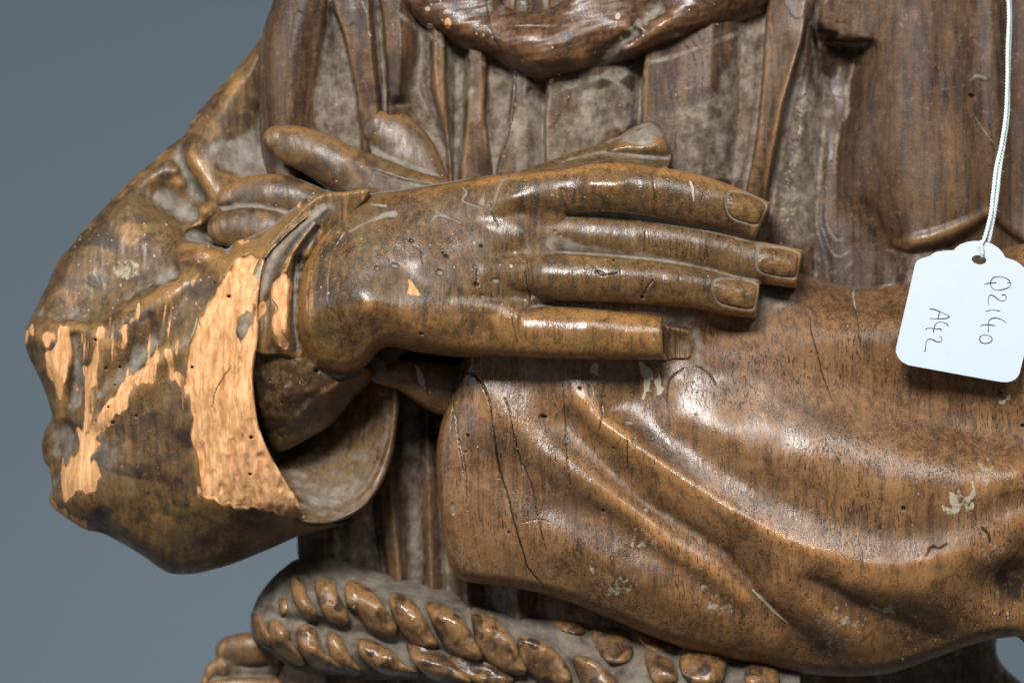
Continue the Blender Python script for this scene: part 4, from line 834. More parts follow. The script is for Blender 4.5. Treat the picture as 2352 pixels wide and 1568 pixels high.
L = [K(0, 0, [(1700, 60, -74), (1560, 360, -74), (1330, 610, -70), (1200, 760, -66)]), K(0, 0, [(1600, 400, -72), (1560, 560, -70), (1560, 760, -66), (1560, 980, -62)]), K(0, 0, [(1500, 440, -66), (1430, 600, -60), (1330, 760, -53), (1250, 860, -45)]),
     K(0, 0, [(1640, 420, -74), (1620, 700, -74), (1620, 950, -70)]),
     K(0, 0, [(1200, 880, -42), (1190, 980, -34), (1240, 1080, -28), (1300, 1160, -24), (1330, 1240, -24)]), K(0, 0, [(1260, 900, -40), (1290, 1000, -32), (1340, 1100, -28), (1400, 1180, -26)]), K(0, 0, [(1125, 930, -56), (1130, 1020, -58), (1200, 1140, -52), (1260, 1240, -46)]),
     K(0, 0, [(1330, 950, -34), (1420, 900, -50), (1460, 1040, -50), (1580, 1090, -48)]), K(0, 0, [(1080, 960, -54), (1020, 1030, -46), (930, 1080, -42)]), K(0, 0, [(1110, 1060, -44), (1130, 1150, -46)]),
     K(0, 0, [(860, 1160, -40), (980, 1240, -48), (1100, 1320, -54), (1210, 1370, -54)]), K(0, 0, [(1060, 1170, -50), (1150, 1260, -56), (1240, 1330, -50)]), K(0, 0, [(700, 1290, -28), (820, 1290, -24), (960, 1330, -26), (1080, 1400, -26), (1180, 1430, -28)]),
     K(0, 0, [(1250, 1330, -38), (1230, 1400, -36), (1200, 1440, -36)]), K(0, 0, [(1200, 1480, -34), (1300, 1520, -36), (1420, 1560, -20)]),
     K(0, 1, [(600, 130, -10), (720, 120, -4), (900, 130, 2), (1050, 160, 8)]), K(0, 1, [(480, 150, -20), (420, 280, -14), (360, 420, -8), (260, 560, -8)]), K(0, 1, [(560, 300, -2), (700, 320, 0), (860, 260, 6)]),
     K(0, 1, [(300, 560, 2), (450, 570, 10), (560, 540, 14), (680, 500, 18), (820, 440, 22), (960, 360, 24), (1100, 310, 26)]),           # valley
     K(0, 1, [(1180, 130, 20), (1280, 130, 28), (1380, 150, 34)]), K(0, 1, [(1130, 240, 36), (1250, 210, 42), (1400, 190, 48), (1540, 120, 56)]),
     K(0, 1, [(165, 680, -6), (250, 660, 14), (400, 640, 28), (560, 640, 38), (720, 600, 46), (860, 500, 50), (1000, 420, 56), (1140, 330, 58)]),   # crest
     K(0, 1, [(170, 800, -4), (230, 900, 0), (290, 1020, 2), (330, 1180, 0)]), K(0, 1, [(250, 760, 16), (300, 900, 18), (360, 1040, 18), (380, 1200, 14)]), K(0, 1, [(400, 760, 30), (420, 900, 28), (410, 1050, 24), (430, 1200, 18)]),
     K(0, 1, [(470, 700, 26), (500, 900, 20), (480, 1100, 14)]), K(0, 1, [(620, 700, 48), (600, 850, 46), (570, 1000, 46), (550, 1150, 46), (540, 1280, 46)]),      # vertical crest
     K(0, 1, [(800, 700, 52), (740, 820, 50), (680, 940, 46), (620, 1060, 44)]), K(0, 1, [(1250, 330, 64), (1160, 460, 64), (1080, 600, 64), (1000, 740, 62), (880, 880, 58), (740, 1000, 50)]),   # valley
     K(0, 1, [(1320, 420, 72), (1230, 560, 78), (1130, 680, 80), (1000, 780, 78), (900, 900, 76), (800, 1020, 70), (700, 1120, 64), (600, 1230, 56)]),   # crest 2
     K(0, 1, [(1180, 760, 88), (1160, 900, 88), (1180, 1100, 86), (1230, 1300, 84), (1280, 1560, 78)]), K(0, 1, [(900, 1100, 74), (850, 1300, 70), (800, 1500, 66)]), K(0, 1, [(1080, 900, 78), (1060, 1200, 78), (1080, 1500, 74)]),
     K(0, 1, [(640, 1300, 50), (580, 1450, 50)]), K(0, 1, [(430, 1280, 10), (420, 1400, 14), (400, 1520, 20)]), K(0, 1, [(290, 1300, -14), (290, 1440, -14)]), K(0, 1, [(360, 1300, -8), (360, 1420, -6)]), K(0, 1, [(500, 1300, 40), (480, 1450, 40)]),
     K(0, 2, [(340, 300, 0), (330, 420, 4), (440, 540, 10), (640, 610, 14)]), K(0, 2, [(450, 300, 38), (480, 420, 36), (560, 500, 32)]), K(0, 2, [(700, 400, 56), (740, 560, 40), (900, 680, 30)]), K(0, 2, [(1000, 350, 66), (1020, 540, 54), (1060, 700, 34), (1080, 820, 16)]),
     K(0, 2, [(1200, 400, 72), (1240, 560, 58), (1220, 720, 34), (1200, 850, 12)]), K(0, 2, [(1500, 480, 68), (1500, 600, 48), (1480, 740, 20)]), K(0, 2, [(1800, 520, 58), (1800, 580, 42), (1780, 650, 22)]), K(1, 2, [(300, 520, 54), (500, 560, 30)]),
     F([(600, 640, 100), (598, 720, 103), (592, 800, 104), (585, 880, 104), (590, 960, 102), (620, 1040, 96), (655, 1105, 86), (690, 1172, 70)]), F([(530, 640, 90), (520, 760, 97), (510, 860, 98), (520, 980, 96), (550, 1090, 88), (610, 1160, 74)]),
     F([(520, 500, -24), (560, 470, -30), (620, 440, -40)]), F([(560, 540, -16), (620, 510, -14), (680, 470, -10)]), F([(760, 462, 70), (700, 498, 80), (650, 552, 90), (615, 610, 97)]), F([(690, 480, 58), (640, 530, 66), (590, 570, 72), (550, 620, 80)])]
H0 = 0.65 * rbf(g, L, 'lin', 1.1, samp=8) + 0.35 * rbf(g, L, 'mix', 1.4, samp=11)
band = poly_sdf(g, F([(612, 592), (565, 585), (528, 612), (500, 668), (470, 710), (441, 772), (431, 850), (436, 940), (447, 1040), (462, 1110), (485, 1148), (530, 1160), (600, 1165), (680, 1190), (705, 1178), (655, 1102), (618, 1040), (594, 985), (580, 900), (578, 850), (590, 790), (598, 720), (598, 650), (604, 620)]), 25)
nb = g.noise(2.0, 6.0, 131); nb2 = g.noise(5, 14, 132)
bandm = sstep(-1.2, 1.2, band + 1.3 * nb + 1.0 * nb2 * (g.X < 235))
H0 += -3.0 * bandm + bandm * (0.8 * nb + 0.25 * g.noise(3, 3, 133) + 1.4 * g.noise(9, 16, 134) - 1.6 * sstep(1.2, 2.0, g.noise(2.2, 5, 140)))
stroke(g, H0, F([(606, 596, 4, 2), (640, 560, 5, 4), (680, 512, 5, 4), (712, 480, 4, 3)]), 'gauss')
H0 += 0.3 * g.noise(7, 10, 135) + 0.25 * g.noise(1.8, 8, 136) + 0.22 * np.round(1.2 * g.noise(9, 12, 143)); H0 = g.blur(H0, 0.5)
Rr = 16 * np.ones(g.shape); Rr[(g.X > 240) & (g.Y > 190) & (g.Y < 515)] = 3.0
Rr = g.blur(Rr, 4)
H = H0 + drop(sd, Rr, np.where(Rr < 8, 5, 26))
at = finish(g, H0, H, sd, 0.06, 0.11, -0.04, 0.14, r=9)
bare = at['bare']; bare[:] = bandm
rag = 2.4 * g.noise(1.4, 9, 137) + 1.2 * g.noise(4, 5, 138)
for pl in (K(0, 1, [(255, 680), (330, 650), (345, 720), (300, 780), (365, 740), (370, 640), (440, 640), (450, 760), (440, 900), (425, 1000), (375, 1100), (330, 1000), (290, 900), (262, 780)]),
           K(0, 1, [(610, 640), (640, 680), (630, 800), (600, 900), (585, 1000), (560, 1120), (550, 1290), (515, 1280), (525, 1120), (530, 960), (575, 850), (585, 740)]),
           K(0, 1, [(880, 470), (870, 570), (800, 640), (790, 740), (750, 800), (770, 690), (730, 660), (820, 590)]),
           K(0, 1, [(985, 800), (960, 900), (975, 1000), (860, 1000), (800, 1130), (740, 1200), (620, 1330), (570, 1310), (590, 1200), (680, 1100), (780, 960), (900, 880)]),
           K(0, 1, [(490, 1270), (560, 1320), (660, 1360), (600, 1420), (585, 1500), (620, 1580), (380, 1580), (400, 1480), (470, 1380)]),
           K(0, 2, [(480, 20), (580, 140), (600, 300), (590, 370), (500, 360), (410, 430), (385, 400), (380, 260), (410, 130)]),
           K(0, 2, [(310, 400), (340, 430), (450, 500), (560, 570), (600, 610), (540, 612), (430, 545), (330, 470)]),
           K(0, 1, [(1030, 780), (1080, 800), (1100, 900), (1060, 900)]), K(0, 2, [(1235, 330), (1300, 370), (1420, 400), (1330, 420), (1260, 400)]), K(0, 1, [(195, 610), (215, 615), (185, 700), (165, 740), (160, 680)]),
           C2([(520, 590), (700, 560), (720, 560), (640, 620)]), C2([(1060, 280), (1110, 240), (1110, 310), (1070, 320)]), C2([(160, 980), (180, 900), (230, 840), (240, 860)])):
    s_ = poly_sdf(g, pl, 20); np.maximum(bare, sstep(-1.5, 1.5, s_ + 0.6 * rag - 0.6), out=bare)
# streaks of exposed fibre scattered between the patches
zone = sstep(-6, 10, poly_sdf(g, K(0, 1, [(500, 650), (900, 480), (1250, 480), (1200, 700), (1160, 1000), (1200, 1400), (900, 1000), (640, 1380), (450, 1300), (480, 900)]), 30))
np.maximum(bare, 0.85 * zone * sstep(1.0, 1.9, g.noise(1.1, 14, 139, 0.08)), out=bare)
np.maximum(bare, 0.8 * zone * sstep(1.5, 2.1, g.noise(3, 9, 144, -0.3)), out=bare)
H -= 0.9 * bare * (1 - bandm)
at['crack'] = np.maximum(at['crack'], 0.45 * bandm * sstep(1.4, 2.4, g.noise(1.2, 6.5, 146))); at['dust'] += 0
H -= 1.2 * bandm * sstep(1.2, 2.2, g.noise(1.2, 6.5, 146))
at['bare'] = np.maximum(at['bare'] * 0.97, g.blur(at['bare'], 1.6) * 0.85)
# gloss wood lip and grey recesses
lp = g.zeros(); paint(g, lp, C2([(1060, 300, 5, 1), (1000, 345, 6, 1), (880, 470, 7, 1), (775, 620, 7, 1), (680, 770, 7, 1), (590, 915, 5, 1)]))
at['wear'] += 1.3 * lp
lq = g.zeros(); paint(g, lq, C2([(1150, 400, 6, 1), (1020, 520, 6, 1), (900, 640, 6, 1), (800, 770, 6, 1), (760, 950, 4, 1)]))
paint(g, at['wear'], C2([(1010, 310, 5, 1.1), (880, 460, 6, 1.3), (780, 620, 6, 1.3), (660, 780, 7, 1.4), (590, 920, 6, 1.2)]))
for pl, am in ((K(0, 0, [(960, 1220), (1060, 1180), (1240, 1300), (1240, 1380), (1150, 1380), (1050, 1300)]), 1.0), (K(0, 0, [(1320, 880), (1560, 840), (1620, 700), (1600, 430), (1640, 500), (1660, 1000), (1880, 1120), (1700, 1120), (1460, 1080), (1330, 1000)]), .95),
               (K(0, 0, [(1340, 1280), (1500, 1270), (1720, 1340), (1640, 1370), (1500, 1310), (1380, 1320)]), 1.0), (K(0, 0, [(1140, 1490), (1300, 1490), (1400, 1560), (1200, 1530)]), .85), (K(0, 1, [(400, 1290), (470, 1320), (440, 1480), (400, 1500)]), .9),
               (K(0, 1, [(950, 340), (1040, 285), (1100, 310), (1020, 370)]), 1.0), (C2([(600, 1250), (680, 1200), (720, 1250), (650, 1440), (580, 1440)]), .9), (K(0, 1, [(300, 560), (560, 530), (720, 470), (560, 590), (400, 620)]), .5)):  # first patch here paints the valley's pale gloss spot along with its dust
    s_ = poly_sdf(g, pl, 20); v = sstep(-6, 9, s_ + 1.5 * nb2) * am * 1.15; np.maximum(at['dust'], v, out=at['dust'])
    if am == .9: at['bare'] *= 1 - 0.9 * sstep(-3, 3, s_ + 2.5 * nb)
for pl in (K(0, 0, [(1130, 960), (1170, 1060), (1280, 1200), (1340, 1260), (1260, 1240), (1160, 1120)]),): blotch(g, at['stain_shade'], pl, 0.9, 3)  # shadow line in the groove left of the fold, painted dark
at['wear'] += 0.45 * sstep(0.3, 1.4, g.noise(8, 6, 145)) - 0.1
at['stain_shade'] += 0.8 * sstep(0.1, 1.2, g.noise(11, 7, 141)) + 0.3 * sstep(0.0, 1.0, g.noise(3, 5, 142)) * (g.Y > 300)
at['stain_shade'] = at['stain_shade'] * (1 - lp) + 0.8 * lq
specks(g, at['fleck'], 200, 21, 60, 210, 260, 320, 0.3, 1.6, 1.0); specks(g, at['fleck'], 120, 22, 60, 330, 330, 560, 0.3, 1.3, 0.95); specks(g, at['fleck'], 40, 23, 180, 60, 270, 200, 0.4, 1.1)
blotch(g, at['fleck'], C2([(1190, 210), (1260, 260), (1320, 220), (1320, 280), (1270, 300), (1220, 270)]), 1.5, 1.2); blotch(g, at['fleck'], C2([(760, 740), (780, 780), (765, 920), (730, 940), (720, 860)]), 1.2, 1.5)
blotch(g, at['fleck'], K(0, 1, [(760, 210), (880, 230), (860, 330), (720, 340), (700, 260)]), .62, 5); blotch(g, at['fleck'], K(0, 2, [(640, 40), (1000, 20), (1050, 300), (800, 420), (640, 330)]), .34, 12)
for x, y, r in ((1436, 445, 1.9), (1205, 890, 1.6), (665, 895, 1.5), (752, 890, 1.3), (600, 718, 1.6), (708, 1236, 1.8), (856, 1194, 1.3), (680, 1138, 1.5), (1345, 358, 1.0), (1575, 1330, 1.8), (720, 1000, 1.0), (1570, 1560, 1.5)):
    xx, yy = K(0, 1, [(x, y)])[0]; pit(g, H, at, xx, yy, r, 4, 1.2)
crack(g, H, at, K(0, 1, [(1450, 880), (1400, 960), (1350, 1040), (1330, 1150)]), 1.0, 2.5, seed=31); crack(g, H, at, K(0, 1, [(1230, 560), (1260, 640)]), 0.8, 1.5, seed=33)
o = build_relief('sleeve', g, H, sd, M_left, at, 60, 8, statue)
props(o, 'left sleeve with its edge chipped down to pale orange bare wood')

# ================= near hand
g = Grid(262, 105, 815, 395, 0.8)
palm = F([(790, 462), (850, 444), (950, 430), (1040, 415), (1130, 402), (1200, 397), (1290, 400), (1320, 470), (1300, 560), (1280, 680), (1180, 800), (1100, 818), (1040, 818), (960, 808), (885, 797), (845, 835), (800, 858), (760, 856), (715, 845), (690, 790), (680, 720), (686, 650), (700, 590), (728, 530)])
sd = poly_sdf(g, palm, 45)
L = [F([(800, 475, 62), (740, 540, 72), (702, 640, 84), (692, 750, 86), (720, 830, 68)]), F([(900, 455, 60), (830, 520, 78), (790, 600, 96), (770, 700, 107), (760, 800, 86)]), F([(845, 695, 115)]), F([(900, 600, 99), (900, 700, 112)]), F([(820, 790, 92), (870, 770, 96)]),
     F([(950, 520, 80), (980, 600, 97), (980, 680, 107), (960, 750, 106), (930, 790, 84)]), F([(1060, 430, 64), (1150, 415, 70), (1250, 410, 76)]), F([(1050, 500, 77), (1080, 570, 91), (1080, 640, 101), (1060, 740, 105), (1060, 795, 86)]),
     F([(1180, 450, 86), (1190, 500, 82), (1190, 540, 86), (1190, 582, 85), (1190, 620, 96), (1180, 672, 88), (1190, 740, 99), (1180, 800, 80)]), F([(1290, 440, 88), (1290, 560, 78), (1290, 640, 88), (1290, 690, 60)])]
H0 = rbf(g, L, 'tps', 2, samp=11)
Hp = H0 + drop(sd, 15, 30)
H0 = np.where(sd > -2, Hp, -60.0)
H0 = np.maximum(H0, -60)
sd0 = sd.copy()
def finger(pts, kh, k, cx, cy, ang, R=4.0, dep=7.0):
    """one finger, its end cut square and slightly rounded, then grown into the hand"""
    global H0, sd
    Hf = np.full(g.shape, -60.0); sf = np.full(g.shape, -50.0)
    tube(g, Hf, sf, T(pts), kh, 0.5)
    c_ = -((g.X - cx * FK) * math.cos(ang) + (g.Y - cy * FK) * math.sin(ang))
    sf = np.minimum(sf, c_); Hf = np.where(c_ > -1.0, Hf + drop(np.clip(c_, 0, None), R, dep), -60)
    mx = np.maximum(H0, Hf); both = (sd > 0) & (sf > 0)
    H0 = mx + k * 0.5 * np.exp(-np.abs(H0 - Hf) / k) * both
    sd = np.maximum(sd, sf)
finger([(1050, 468, 38, 62), (1120, 457, 46, 75), (1200, 449, 50, 85), (1300, 440, 53, 93), (1400, 431, 58, 99), (1500, 441, 60, 96), (1600, 461, 60, 90), (1680, 483, 54, 82), (1740, 506, 50, 74), (1775, 520, 46, 68)], 0.85, 2.0, 1756, 500, 0.42)
finger([(1120, 538, 40, 80), (1230, 535, 46, 82), (1350, 541, 53, 83), (1480, 553, 55, 82), (1600, 570, 53, 79), (1700, 595, 50, 73), (1780, 608, 47, 67), (1860, 622, 44, 60)], 0.8, 1.0, 1838, 612, 0.18)
finger([(1060, 618, 44, 92), (1120, 623, 48, 95), (1220, 630, 52, 97), (1300, 636, 55, 100), (1400, 641, 54, 99), (1500, 648, 52, 96), (1600, 661, 49, 89), (1680, 679, 46, 82), (1765, 690, 42, 74)], 0.95, 1.0, 1742, 688, 0.12)
# little finger with its broken square end
pe = catmull(T([(960, 735, 60, 98), (1060, 748, 62, 100), (1150, 756, 61, 100), (1190, 759, 60, 99), (1250, 762, 60, 100), (1350, 766, 59, 100), (1450, 772, 54, 96), (1530, 776, 49, 92), (1580, 778, 46, 90)]), 3)
Hq = np.full(g.shape, -60.0); sq = np.full(g.shape, -50.0)
tube(g, Hq, sq, [tuple(v) for v in pe], 0.95, 0.5)
cut = (1522 * FK - g.X) + 0.04 * (g.Y - 335)
sq = np.minimum(sq, cut); Hq = np.where(cut > -1.2, Hq - 3.0 * (1 - sstep(0, 3.0, cut)), -60)
kk = 1.5; mx = np.maximum(H0, Hq); H0 = mx + kk * np.exp(-np.abs(H0 - Hq) / kk) * 0.5 * ((sd > 0) & (sq > 0)); sd = np.maximum(sd, sq)
# thumb standing up behind the index finger
tube(g, H0, sd, T([(1180, 430, 30, 46), (1260, 405, 34, 54), (1330, 385, 38, 50), (1390, 368, 40, 48)]), 0.8, 1.0)
tp = poly_sdf(g, K(2, 0, [(300, 1090), (400, 1030), (490, 988), (560, 932), (640, 903), (705, 868), (760, 850), (800, 815), (880, 770), (940, 750), (990, 772), (1030, 830), (1062, 900), (1074, 965), (1058, 1030), (1005, 1085), (900, 1110), (700, 1150), (300, 1160)]), 30)
hz = rbf(g, [K(2, 0, [(400, 1040, 34), (560, 950, 40), (700, 880, 44)]), K(2, 0, [(480, 1040, 42), (640, 960, 50), (760, 930, 54), (900, 930, 56), (1000, 910, 52)]), K(2, 0, [(745, 880, 48), (800, 893, 52), (870, 900, 53), (960, 878, 51), (1030, 848, 46)]),
              K(2, 0, [(820, 830, 40), (890, 800, 38), (950, 770, 36)]), K(2, 0, [(980, 1000, 46), (900, 1040, 40), (700, 1040, 36)])], 'mix', 0.8, samp=10)
hz = hz + drop(tp, 13, 26)
H0 = np.where(tp > 0, np.maximum(H0, hz), H0); sd = np.maximum(sd, tp)
H0 = g.blur(H0, 0.7)
for (xa, ya, xb, yb, am) in ((1478, 395, 1486, 480, 1.6), (1600, 425, 1606, 505, 1.0), (1460, 520, 1464, 585, 1.4), (1610, 540, 1612, 605, 1.2), (1400, 605, 1404, 675, 1.6), (1540, 620, 1544, 690, 1.3), (1345, 735, 1348, 800, 1.2)):
    stroke(g, H0, F([(xa, ya, 11, am), (xb, yb, 11, am)]), 'gauss')
for (xa, ya, xb, yb) in ((1500, 405, 1506, 470), (1482, 530, 1486, 575), (1560, 625, 1562, 680), (1425, 612, 1428, 665)):
    stroke(g, H0, F([(xa, ya, 1.4, -.7), (xb, yb, 1.4, -.7)]), 'gauss')
# knuckle creases, tendons, veins
for pts in ([(1180, 700, 2, -.5), (1182, 740, 2, -.6), (1188, 795, 2.4, -.6)], [(1212, 590, 3, -1.5), (1220, 640, 3, -2.5), (1222, 680, 3, -2)], [(1170, 760, 3, -.5), (1188, 790, 3, -.5)], [(1290, 440, 4, -1.5), (1292, 475, 4, -2)]):
    stroke(g, H0, F(pts), 'gauss')
for pts in ([(960, 500, 14, 1.0), (1080, 470, 13, 1.4), (1200, 450, 10, 1.2)], [(1000, 560, 14, .7), (1150, 540, 12, 1.0)], [(980, 640, 14, .8), (1120, 620, 12, 1.0)], [(1060, 588, 10, -.5), (1180, 580, 8, -2.0)], [(1060, 510, 10, -.5), (1200, 492, 8, -2.6)], [(1040, 680, 8, -1.4), (1200, 686, 7, -2.4)]):
    stroke(g, H0, F(pts), 'gauss')
stroke(g, H0, F([(1360, 425, 13, 3), (1420, 425, 13, 3)]), 'gauss'); stroke(g, H0, F([(840, 700, 15, 2), (850, 705, 15, 2)]), 'gauss')
for pts in (C2([(1560, 320, 0.9, -1.0), (1450, 440, 1, -1.2), (1320, 620, 1, -1.3), (1230, 820, 1, -1.3), (1195, 1000, 1, -1.3), (1190, 1300, 1, -1)]), C2([(1520, 520, 1, -1.2), (1430, 680, 1, -1.3), (1380, 900, 1, -1.4), (1370, 1200, 1, -1.2)])):
    stroke(g, H0, pts, 'cos')
nails = [('index', [(1671, 446), (1690, 441), (1722, 447), (1752, 464), (1758, 478), (1748, 505), (1740, 514), (1708, 508), (1680, 496), (1670, 474)]),
         ('middle', [(1741, 574), (1756, 568), (1796, 570), (1828, 580), (1836, 592), (1834, 622), (1828, 635), (1790, 633), (1748, 622), (1738, 600)]),
         ('ring', [(1639, 650), (1655, 641), (1700, 644), (1732, 651), (1739, 662), (1734, 700), (1728, 708), (1690, 704), (1652, 692), (1639, 668)])]
nsd = [poly_sdf(g, F(p), 20) for _, p in nails]
for s_ in nsd: H0 += -1.1 * sstep(-2.8, -0.2, s_) * (g.X < 1760 * FK + 99)
H0 += 0.30 * g.noise(9, 8, 151) + 0.09 * g.noise(2.5, 4, 152) + 0.035 * g.noise(1.0, 2.5, 153)
H = H0.copy()
at = finish(g, g.blur(np.maximum(H0, 30), 0.8), H, sd, 0.035, 0.10, -0.06, 0.12, r=8)
lowr = sstep(282, 330, g.Y) * sstep(300, 420, g.X); at['wear'] += 0.28 * lowr - 0.16 * sstep(480, 600, g.X) * (g.Y < 305)
palmtop = (1 - sstep(285, 310, g.Y)) * (1 - sstep(520, 600, g.X)); at['matte'] = np.maximum(at['matte'] * 0.45, 0.82 * palmtop * sstep(-0.9, 0.3, g.noise(9, 7, 161) + 0.8)); at['wear'] -= 0.24 * palmtop; at['dust'] += 0.10 * palmtop * sstep(-0.5, 1.5, g.noise(8, 6, 160))
for pl, am in ((K(2, 0, [(760, 890), (830, 830), (900, 780), (1000, 800), (1030, 850), (900, 890)]), .9), (K(2, 1, [(320, 60), (600, 140), (1050, 200), (700, 175), (330, 160)]), .75), (K(2, 1, [(1620, 120), (1760, 140), (1850, 180), (1760, 165), (1640, 160)]), .8)):
    blotch(g, at['dust'], pl, am, 3.5, nz=1.5 * g.noise(4, 3, 155))
for s_ in nsd: at['dust'] = np.maximum(at['dust'], 0.75 * (1 - sstep(0.4, 1.7, np.abs(s_ + 1.0))))
for pl in ([(1600, 1110, 2.0, 1), (1560, 1180, 1.4, 1), (1540, 1260, 1, 1), (1510, 1310, 1, 1)], [(1330, 1170, 1, 1), (1360, 1210, 1.5, 1), (1335, 1260, 1.5, 1), (1450, 1300, 1.8, 1)], [(630, 1450, 1.5, 1), (720, 1400, 1.8, 1), (840, 1350, 4, 1), (910, 1340, 5, 1)], [(1130, 1390, 1.2, 1), (1190, 1345, 2.5, 1), (1320, 1395, 2, 1)], [(760, 1280, 2, 1), (850, 1290, 2, 1)]):
    paint(g, at['dust'], K(1, 0, [(p[0], p[1], p[2], 1.4) for p in pl])); stroke(g, H, K(1, 0, [(p[0], p[1], p[2], -.7) for p in pl]))
paint(g, at['fleck'], K(2, 0, [(1195, 1140, 3, 1.0), (1210, 1190, 3.5, 1.1), (1215, 1260, 1.6, 1)]))
blotch(g, at['bare'], K(1, 1, [(990, 335), (1010, 345), (1040, 390), (1068, 440), (1030, 440), (985, 430), (995, 390)]), 1.0, 1.0)
blotch(g, at['bare'], C2([(1200, 900), (1240, 900), (1235, 1200), (1200, 1280)]), 0.42, 3); blotch(g, at['fleck'], K(2, 0, [(300, 1210), (380, 1200), (400, 1280), (300, 1300)]), 0.45, 4)
for c_, r_, x, y, r, el, gr in ((1, 1, 797, 268, 2.6, 1, 1), (1, 1, 910, 252, 2.4, 1.9, 1), (1, 1, 1190, 295, 3.2, 1.3, 1), (1, 1, 1538, 343, 2.6, 1.4, 1), (1, 1, 1418, 370, 1.8, 2, 0), (1, 1, 1410, 258, 1.8, 1, 1), (1, 1, 1455, 440, 2.2, 1, 1), (1, 1, 1130, 122, 1.6, 1, 1), (1, 1, 1134, 155, 1.2, 1, 0), (1, 1, 1232, 193, 1.5, 2, 0), (1, 1, 1210, 175, 1, 1.5, 0), (1, 1, 1075, 680, 1.6, 1.8, 0), (1, 1, 1450, 130, 1.6, 1.4, 0), (1, 1, 1012, 98, 2, 1.6, 0), (2, 0, 345, 1450, 1.6, 1, 1), (2, 0, 378, 1473, 1.5, 1, 0), (2, 1, 540, 265, 2.3, 1, 1), (2, 1, 625, 300, 2.8, 1.8, 1), (2, 1, 712, 218, 1.7, 1.3, 0), (2, 1, 1443, 130, 1.3, 1, 0), (2, 1, 892, 450, 2, 1.3, 0), (1, 1, 570, 200, 1, 1.5, 0), (1, 0, 810, 1440, 1.6, 1, 1), (1, 1, 1666, 240, 1.4, 1, 1)):
    xx, yy = K(c_, r_, [(x, y)])[0]; pit(g, H, at, xx, yy, r * 0.9, 2.2, el, 0.2, gr or (x % 3 == 0))
for cp, wd in ((K(1, 1, [(1030, 130), (1070, 160), (1075, 210), (1085, 240)]), .9), (K(1, 1, [(1420, 270), (1425, 330), (1415, 390)]), 1.0), (K(2, 1, [(885, 460), (910, 410), (960, 345)]), 1.3), (K(2, 1, [(605, 260), (625, 310), (740, 300)]), 1.2), (K(2, 1, [(75, 500), (70, 560), (110, 740)]), .8), (K(1, 0, [(1515, 1340), (1550, 1390), (1560, 1415)]), .9), (K(2, 1, [(165, 290), (170, 380), (195, 470)]), .9), (K(2, 1, [(40, 120), (45, 180)]), .7)):
    crack(g, H, at, cp, wd, 2.0, seed=int(cp[0][1] * 3))
specks(g, at['fleck'], 120, 24, 300, 170, 780, 340, 0.3, 1.0)
for x, y in ((1408, 112), (1662, 172), (1638, 256)): specks(g, at['fleck'], 1, x, *K(1, 1, [(x - 2, y - 2)])[0], *K(1, 1, [(x + 2, y + 2)])[0], 1.8, 1.8, 1.4)
pol = g.zeros(); paint(g, pol, F([(1120, 735, 18, .5), (1230, 740, 20, 1), (1380, 750, 20, 1), (1500, 765, 18, 1)])); paint(g, pol, F([(1290, 445, 16, .7), (1400, 430, 18, 1), (1540, 450, 16, .6)])); paint(g, pol, F([(835, 690, 16, 1), (855, 700, 16, 1)])); paint(g, pol, F([(1260, 632, 14, .6), (1420, 640, 15, .8), (1560, 650, 14, .5)]))
at['matte'] = at['matte'] * (1 - pol) - 0.5 * pol; at['wear'] += 0.12 * pol
at['stain_shade'] += 0.40 * sstep(0.4, 1.7, g.noise(12, 7, 157)) + 0.30 * sstep(0.6, 1.6, g.noise(3, 2.5, 158))
ok = H > 12
near = build_relief('hand', g, H, np.where(H > 8, sd, -1.0) if False else sd, M_hand, at, 45, 3, statue)
props(near, 'near hand lying flat across the right sleeve with its little finger broken short')
# nails, each its own raised plate
for (nm, p), s_ in zip(nails, nsd):
    q = np.array(F(p)); gg = Grid(q[:, 0].min() - 3, q[:, 1].min() - 3, q[:, 0].max() + 3, q[:, 1].max() + 3, 0.5)
    s2 = poly_sdf(gg, F(p), 12); base = gg.blur(gg.__class__.sample(g, g.blur(H0, 1.0), gg.X, gg.Y), 1.2)
    hn = base + 1.3 + 1.6 * np.sin(np.clip(s2 / 9.0, 0, 1) * math.pi / 2) + 0.15 * gg.noise(2, 1, 5) + drop(s2, 2.2, 1.8)
    a2 = finish(gg, base, hn, s2 + 5, 0, 0, 0.0, 0.10); a2['dust'] += 0.45 * (1 - sstep(0.2, 1.6, s2)) + 0.3 * (1 - sstep(1, 7, gg.X - q[:, 0].min())); a2['wear'] += 0.3
    build_relief('fingernail', gg, hn, s2, M_hand, a2, 4, 1, near)

# ------------------------------------------------------------------ the price tag
TAGH = 78.0
tag = bpy.data.objects.new('price_tag', None); col.objects.link(tag)
hx, hy = TG([(845, 300)])[0]
tag.location = W(hx, hy, TAGH)
props(tag, 'white scalloped paper tag on a white string with handwritten Q2140 and A42', 'tag')
tl = Vector(tag.location)
def th_(x, y): return TAGH + 0.05 * (y - hy) - 0.035 * (x - hx) + 0.0006 * (x - hx + 30) ** 2 * 0.25   # card leans a little and bows
def tv(x, y, dh=0.0):
    a = Vector(W(x, y, th_(x, y) + dh)) - tl; return tuple(a)
outl = TG([(60, 1150), (240, 365), (255, 340), (285, 318), (325, 305), (375, 293), (410, 265), (450, 250), (520, 240), (605, 236), (635, 205), (670, 180), (730, 158), (800, 147), (880, 150), (960, 170), (1030, 215), (1070, 260), (1095, 305), (1150, 322), (1205, 345), (1250, 378), (1290, 420), (1380, 520), (1430, 600), (1232, 1400), (1215, 1435), (1190, 1460), (1150, 1480), (1105, 1488), (1050, 1485), (850, 1450), (250, 1340), (170, 1325), (110, 1292), (75, 1250), (55, 1200)])
